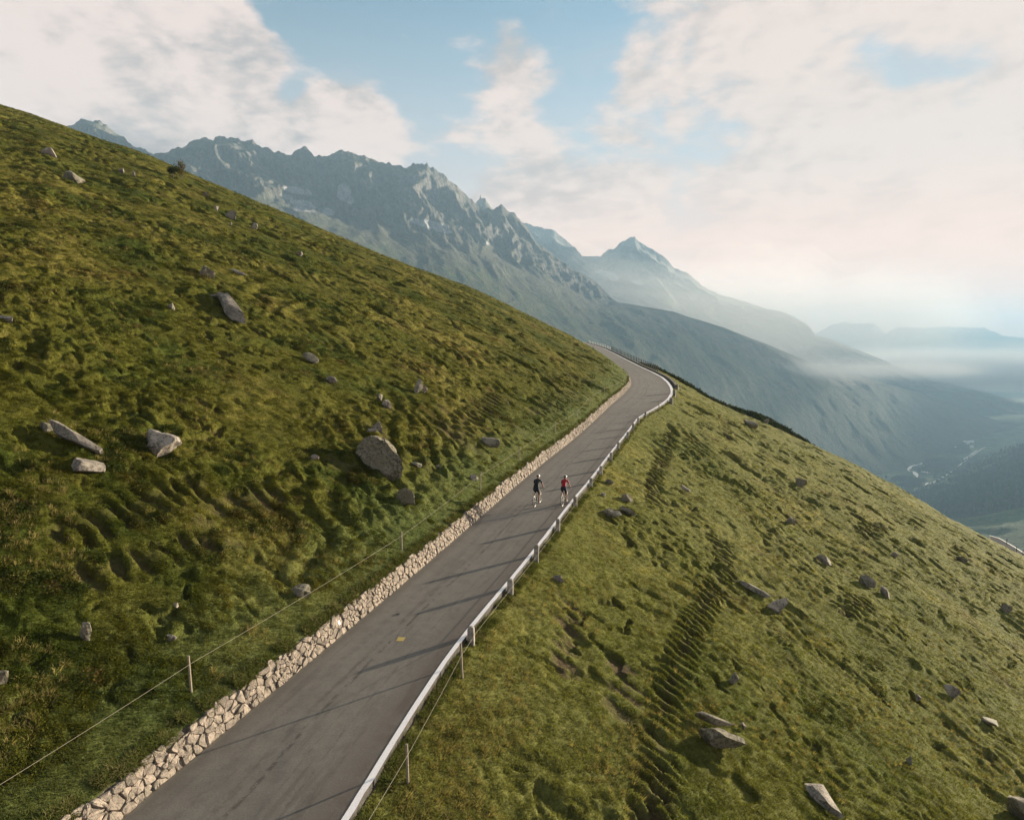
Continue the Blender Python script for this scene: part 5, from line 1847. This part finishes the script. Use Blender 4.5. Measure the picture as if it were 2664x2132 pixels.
M_SKIN = simple('skin', (0.30, 0.165, 0.11), 0.6, 0.06, 4, bump=0)
M_BLACK = simple('black_jersey', (0.010, 0.011, 0.014), 0.8, 0.2, 12, bump=0)
M_RED = simple('red_jersey', (0.25, 0.010, 0.016), 0.7, 0.1, 12, bump=0)
M_NAVY = simple('black_bib_shorts', (0.010, 0.011, 0.018), 0.75, 0.2, 12, bump=0)
M_SHOE = simple('white_shoe', (0.40, 0.39, 0.37), 0.5, 0.05, 4, bump=0)
M_DSHOE = simple('dark_shoe', (0.03, 0.03, 0.03), 0.5, 0.05, 4, bump=0)
M_HELM = simple('white_helmet', (0.66, 0.64, 0.62), 0.4, 0.04, 4, bump=0)
M_HELMB = simple('black_helmet_shell', (0.02, 0.02, 0.022), 0.4, 0.04, 4, bump=0)
M_TYRE = simple('tyre_rubber', (0.015, 0.015, 0.015), 0.8, 0.1, 8, bump=0)
M_RIM = simple('pale_rim', (0.22, 0.21, 0.20), 0.35, 0.05, 8, 0.5, 0.3, 0)
M_FRAME = simple('dark_bike_frame', (0.03, 0.03, 0.035), 0.4, 0.05, 8, 0.5, 0.0, 0)
M_HAIR = simple('brown_hair', (0.05, 0.03, 0.02), 0.8, 0.2, 20, bump=0)


def tubes(name, segs, m, parent, n=8):
    V, F = [], []
    for pts, r in segs:
        v, f = tube(pts, r, n)
        F += [tuple(i + len(V) for i in q) for q in f]; V += v
    return link(name, np_mesh(name, np.array(V), np.array(F)), m, parent)


def torus_mesh(name, Rr, r, n=40, k=8):
    V, F = [], []
    for i in range(n):
        a = 2 * math.pi * i / n
        for j in range(k):
            b = 2 * math.pi * j / k
            q = Rr + r * math.cos(b)
            V.append((r * 0.95 * math.sin(b), q * math.cos(a), q * math.sin(a)))
    for i in range(n):
        for j in range(k):
            F.append((i * k + j, i * k + (j + 1) % k, ((i + 1) % n) * k + (j + 1) % k, ((i + 1) % n) * k + j))
    return np_mesh(name, np.array(V), np.array(F))


def bicycle(label, M, wheelbase=1.0):
    """local frame: x right, y forward, z up, origin at the rear contact point"""
    root = empty('bicycle'); root.matrix_world = M
    tag(root, label, 'bicycle', 'road bicycles on the mountain road')
    wr = 0.34; bb = (0.0, 0.41, 0.27); st = (0.0, 0.27, 0.84); hd = (0.0, 0.83, 0.82); hb = (0.0, 0.86, 0.68); fx = (0.0, wheelbase, wr); rx = (0.0, 0.0, wr)
    tubes('frame', [([bb, (0, 0.28, 0.80)], 0.016), ([bb, hb], 0.020), ([(0, 0.29, 0.76), hd], 0.016), ([hd, hb], 0.020), ([(0.03, 0.40, 0.27), (0.06, 0, wr)], 0.009), ([(-0.03, 0.40, 0.27), (-0.06, 0, wr)], 0.009),
                    ([(0.02, 0.29, 0.76), (0.06, 0, wr)], 0.008), ([(-0.02, 0.29, 0.76), (-0.06, 0, wr)], 0.008)], M_FRAME, root)
    tubes('fork', [([hb, (0.05, 0.88, 0.64), (0.055, wheelbase, wr)], 0.011), ([hb, (-0.05, 0.88, 0.64), (-0.055, wheelbase, wr)], 0.011)], M_FRAME, root)
    for c in (rx, fx):
        w_ = link('wheel', torus_mesh('wheel', 0.012, 0.018, 10, 6), M_FRAME, root, c)
        link('tyre', torus_mesh('tyre', wr - 0.016, 0.016), M_TYRE, w_)
        link('rim', torus_mesh('rim', wr - 0.042, 0.016), M_RIM, w_)
        tubes('spokes', [([(0.03 * (-1) ** k, 0, 0), (0, (wr - .05) * math.cos(k * math.pi / 8), (wr - .05) * math.sin(k * math.pi / 8))], 0.0018) for k in range(16)], M_RIM, w_, 3)
    b = bmesh.new(); bmesh.ops.create_icosphere(b, subdivisions=2, radius=1.0)
    for v in b.verts:
        f = (v.co.y + 1) / 2
        v.co.x *= 0.075 * (1 - 0.72 * f); v.co.y *= 0.135; v.co.z *= 0.028
    me = bpy.data.meshes.new('saddle'); b.to_mesh(me); b.free()
    sd = link('saddle', me, M_BLACK, root, (0, 0.23, 0.955))
    tubes('seat_post', [([(0, 0.28, 0.78), (0, 0.245, 0.945)], 0.0135)], M_FRAME, root)
    drop = lambda s: [(0, 0.90, 0.90), (s * 0.10, 0.90, 0.90), (s * 0.20, 0.91, 0.90), (s * 0.21, 0.99, 0.895), (s * 0.212, 1.03, 0.85), (s * 0.213, 0.98, 0.80), (s * 0.213, 0.91, 0.79)]
    tubes('handlebar', [(drop(1), 0.0145), (drop(-1), 0.0145), ([(0, 0.84, 0.88), (0, 0.90, 0.90)], 0.016)] + [([(s * 0.21, 0.99, 0.90), (s * 0.21, 1.03, 0.94)], 0.016) for s in (1, -1)], M_BLACK, root)
    ca = R(-62)
    c1 = (0.10, 0.41 + 0.17 * math.cos(ca), 0.27 + 0.17 * math.sin(ca)); c2 = (-0.10, 0.41 - 0.17 * math.cos(ca), 0.27 - 0.17 * math.sin(ca))
    tubes('crankset', [([(0.075, 0.41, 0.27), (0.085, c1[1], c1[2])], 0.011), ([(-0.075, 0.41, 0.27), (-0.085, c2[1], c2[2])], 0.011), ([(-0.075, 0.41, 0.27), (0.075, 0.41, 0.27)], 0.014),
                       ([c1, (0.15, c1[1], c1[2])], 0.014), ([c2, (-0.15, c2[1], c2[2])], 0.014)]
          + [([(0.05, 0.41 + 0.09 * math.cos(k * math.pi / 6), 0.27 + 0.09 * math.sin(k * math.pi / 6)), (0.05, 0.41 + 0.09 * math.cos((k + 1) * math.pi / 6), 0.27 + 0.09 * math.sin((k + 1) * math.pi / 6))], 0.006) for k in range(12)], M_RIM, root, 6)
    return c1, c2


def rider(label, M, jersey, c1, c2, s=1.0, helmet=None, hair=False, white_shoe=True):
    hip = 0.985
    J = {}; Rd = {}
    J['pelvis'] = (0, 0.24, hip); Rd['pelvis'] = (0.155 * s, 0.135 * s)
    J['waist'] = (0, 0.37, hip + 0.19 * s); Rd['waist'] = (0.130 * s, 0.10 * s)
    J['chest'] = (0, 0.54, hip + 0.345 * s); Rd['chest'] = (0.155 * s, 0.115 * s)
    J['collar'] = (0, 0.64, hip + 0.425 * s); Rd['collar'] = (0.10 * s, 0.085 * s)
    J['neck'] = (0, 0.69, hip + 0.485 * s); Rd['neck'] = 0.055
    J['head'] = (0, 0.735, hip + 0.565 * s); Rd['head'] = (0.075, 0.085)
    J['crown'] = (0, 0.745, hip + 0.635 * s); Rd['crown'] = 0.062
    Bn = [('pelvis', 'waist'), ('waist', 'chest'), ('chest', 'collar'), ('collar', 'neck'), ('neck', 'head'), ('head', 'crown')]
    for sd, nm, ped in ((1, 'r', c1), (-1, 'l', c2)):
        J['sho' + nm] = (sd * 0.185 * s, 0.62, hip + 0.395 * s); Rd['sho' + nm] = 0.062 * s
        J['elb' + nm] = (sd * 0.235 * s, 0.755, hip + 0.17 * s); Rd['elb' + nm] = 0.042 * s
        J['wri' + nm] = (sd * 0.213, 0.965, 0.955); Rd['wri' + nm] = 0.027
        J['han' + nm] = (sd * 0.211, 1.015, 0.935); Rd['han' + nm] = (0.032, 0.030)
        Bn += [('collar', 'sho' + nm), ('sho' + nm, 'elb' + nm), ('elb' + nm, 'wri' + nm), ('wri' + nm, 'han' + nm)]
        foot = Vector((sd * 0.125, ped[1], ped[2] + 0.035))
        ank = foot + Vector((0, -0.11, 0.085))
        hp = Vector((sd * 0.095, 0.27, hip - 0.03))
        # knee from two-bone reach
        L1, L2 = 0.455 * s, 0.455 * s
        dv = ank - hp; dl = min(dv.length, (L1 + L2) * 0.995)
        h = math.sqrt(max(L1 * L1 - (dl / 2) ** 2, 0.0))
        perp = Vector((0, 1, 0)) - dv.normalized() * dv.normalized().y; perp.normalize()
        knee = hp + dv * 0.5 + perp * h
        J['hip' + nm] = hp[:]; Rd['hip' + nm] = 0.105 * s
        J['thi' + nm] = (hp * 0.5 + knee * 0.5)[:]; Rd['thi' + nm] = 0.088 * s
        J['kne' + nm] = knee[:]; Rd['kne' + nm] = 0.060 * s
        J['cal' + nm] = (knee * 0.66 + ank * 0.34 + Vector((0, -0.015, 0)))[:]; Rd['cal' + nm] = 0.058 * s
        J['ank' + nm] = ank[:]; Rd['ank' + nm] = 0.036 * s
        J['toe' + nm] = (foot + Vector((0, 0.06, -0.005)))[:]; Rd['toe' + nm] = (0.040, 0.030)
        Bn += [('pelvis', 'hip' + nm), ('hip' + nm, 'thi' + nm), ('thi' + nm, 'kne' + nm), ('kne' + nm, 'cal' + nm), ('cal' + nm, 'ank' + nm), ('ank' + nm, 'toe' + nm)]
    me = skin_body(J, Bn, Rd, 'person')
    me.materials.clear()
    for m_ in (M_SKIN, jersey, M_NAVY, M_SHOE if white_shoe else M_DSHOE): me.materials.append(m_)
    cls = {}
    for a, b in Bn:
        x = a[:3] + b[:3]
        k = 0
        if a in ('waist', 'chest') or b in ('waist', 'chest') or b[:3] == 'sho': k = 1
        if a == 'pelvis' or a[:3] == 'hip': k = 2
        if a == 'pelvis' and b == 'waist': k = 5
        if a[:3] == 'sho': k = 4
        if a[:3] == 'thi': k = 6
        if b[:3] == 'toe': k = 3
        cls[(a, b)] = k
    vs = [(Vector(J[a]), Vector(J[b]), cls[(a, b)], Rd[a] if not isinstance(Rd[a], tuple) else Rd[a][0]) for a, b in Bn]
    for p in me.polygons:
        c = p.center; best = 9; kk = 0
        for a, b, k, rr_ in vs:
            d = b - a; t = max(0, min(1, (c - a).dot(d) / d.length_squared))
            q = (c - a - d * t).length / (rr_ + 0.02)
            if q < best:
                best = q
                kk = k if k < 4 else ({4: 1 if t < 0.62 else 0, 5: 2 if t < 0.45 else 1, 6: 2 if t < 0.55 else 0}[k])
        p.material_index = kk
        p.use_smooth = True
    o = link('person', me); o.matrix_world = M
    tag(o, label, 'cyclist', 'cyclists riding up the road')
    # helmet: shell with ribs and a dark rear
    b = bmesh.new(); bmesh.ops.create_icosphere(b, subdivisions=3, radius=1.0)
    bmesh.ops.delete(b, geom=[v for v in b.verts if v.co.z < -0.25], context='VERTS')
    for v in b.verts:
        rib = 1 + 0.05 * math.cos(v.co.x * 9)
        v.co = Vector((v.co.x * 0.098, v.co.y * 0.135, v.co.z * 0.098)) * rib
    me2 = bpy.data.meshes.new('helmet'); b.to_mesh(me2); b.free()
    me2.polygons.foreach_set('use_smooth', [True] * len(me2.polygons))
    me2.materials.append(helmet[0]); me2.materials.append(helmet[1])
    for p in me2.polygons: p.material_index = 1 if (p.center.y < -0.02 and abs(p.center.x) < 0.075 and p.center.z < 0.075) or abs(abs(p.center.x) - 0.035) < 0.012 else 0
    h = link('helmet', me2, None, o, (0, 0.74, hip + 0.612 * s)); h.rotation_euler = (R(-8), 0, 0)
    sm = h.modifiers.new('thick', 'SOLIDIFY'); sm.thickness = 0.015
    if hair:
        bm_ = bmesh.new(); bmesh.ops.create_icosphere(bm_, subdivisions=2, radius=1.0)
        for v in bm_.verts: v.co = Vector((v.co.x * 0.035, v.co.y * 0.03, v.co.z * 0.075))
        me3 = bpy.data.meshes.new('hair'); bm_.to_mesh(me3); bm_.free()
        link('hair', me3, M_HAIR, o, (0, 0.645, hip + 0.51 * s))
    # five bent fingers and a thumb closed on each brake hood
    for sd in (1, -1):
        segs = []
        for k in range(4):
            y0 = 0.985 + 0.017 * k; ln = (0.034, 0.040, 0.038, 0.030)[k]
            segs.append(([(sd * 0.236, y0, 0.945), (sd * 0.244, y0 + .008, 0.925), (sd * 0.232, y0 + 0.012, 0.905 - ln * 0.2), (sd * 0.214, y0 + 0.012, 0.892)], 0.0085))
        segs.append(([(sd * 0.196, 0.975, 0.945), (sd * 0.182, 1.0, 0.935), (sd * 0.190, 1.02, 0.915)], 0.0095))
        tubes('fingers', segs, M_SKIN, o, 6)
    return o


def ride_matrix(u0, v0, u1, v1):
    a, b = on_road(u0, v0), on_road(u1, v1)
    f = (b - a).normalized(); x = f.cross(Vector((0, 0, 1))).normalized(); z = x.cross(f).normalized()
    m = Matrix(((x.x, f.x, z.x, a.x), (x.y, f.y, z.y, a.y), (x.z, f.z, z.z, a.z + 0.005), (0, 0, 0, 1)))
    return m


MA = ride_matrix(1391, 1319, 1404.5, 1307.5)
MB = ride_matrix(1463, 1318, 1474, 1306.5)
c1, c2 = bicycle('dark road bicycle with pale rims under the rider in black, left of the two', MA)
rider('cyclist in black jersey and shorts riding the left bicycle away from the camera', MA, M_BLACK, c1, c2, 0.99, (M_HELM, M_HELMB), False, True)
c1, c2 = bicycle('dark road bicycle with pale rims under the rider in red, beside the kerb', MB)
rider('cyclist in red jersey and black shorts riding the right bicycle away from the camera', MB, M_RED, c1, c2, 0.90, (M_HELM, M_HELMB), True, False)

# ------------------------------------------------------------------ mist in the valley and the air
def fog_lump(name, label, u, v, y, rx, ry, rz, dens, seed):
    t, e = ray(u, v)
    b = bmesh.new(); bmesh.ops.create_icosphere(b, subdivisions=5, radius=1.0)
    P = np.array([q.co[:] for q in b.verts]); F = np.array([[q.index for q in f.verts] for f in b.faces]); b.free()
    nz = fbm(P[:, 0] * 3.2 + seed, P[:, 1] * 2.6, 5, seed, 0.6) * 0.62
    P[:, 2] = P[:, 2] * (1 + 1.4 * nz) + 0.35 * fbm(P[:, 0] * 1.8, P[:, 1] * 1.8, 3, seed + 3)
    P[:, :2] *= (1 + 0.5 * nz)[:, None]
    P = P * np.array([rx, ry, rz])
    o = link(name, np_mesh(name, P, F), m_volume(name, dens, (0.80, 0.80, 0.80), 0.0), None, (float(t) * y, y, float(e) * y))
    tag(o, label, None, None, 'stuff')


for k_, (f_, d_) in enumerate(((1.0, 0.00040), (0.80, 0.00055), (0.60, 0.00075), (0.40, 0.00095))):
    fog_lump('fog_bank', 'bank of pale fog lying across the valley', 2650, 958 + 3 * k_, 7600, 3500 * (0.85 + 0.15 * f_), 1300, 260 * f_, d_, 3)
for k_, (f_, d_) in enumerate(((1.0, 0.0004), (0.7, 0.0005), (0.45, 0.0006))):
    fog_lump('fog_wisp', 'thin fog wisp reaching left along the green slope', 2130, 962, 4300, 1050 * (0.8 + 0.2 * f_), 350, 85 * f_, d_, 5)
for k_, (f_, d_) in enumerate(((1.0, 0.00035), (0.75, 0.00035), (0.5, 0.0004))):
    fog_lump('mist', 'wide thin mist before the pyramid mountain', 1850, 835, 4650, 1900 * (0.8 + 0.2 * f_), 420, 420 * f_, d_, 7)

HX0, HX1, HY0, HY1, HZ0, HZ1 = -3500, 11800, -400, 16500, -720, 860
b = bmesh.new(); bmesh.ops.create_cube(b, size=1.0)
bmesh.ops.scale(b, vec=(HX1 - HX0, HY1 - HY0, HZ1 - HZ0), verts=b.verts)
me = bpy.data.meshes.new('haze'); b.to_mesh(me); b.free()
hz = link('haze', me, m_volume('haze_air', 1.10e-4, (0.285, 0.445, 0.59), 0.05), None, ((HX0 + HX1) / 2, (HY0 + HY1) / 2, (HZ0 + HZ1) / 2))
tag(hz, 'thin blue haze filling the valley air', None, None, 'stuff')
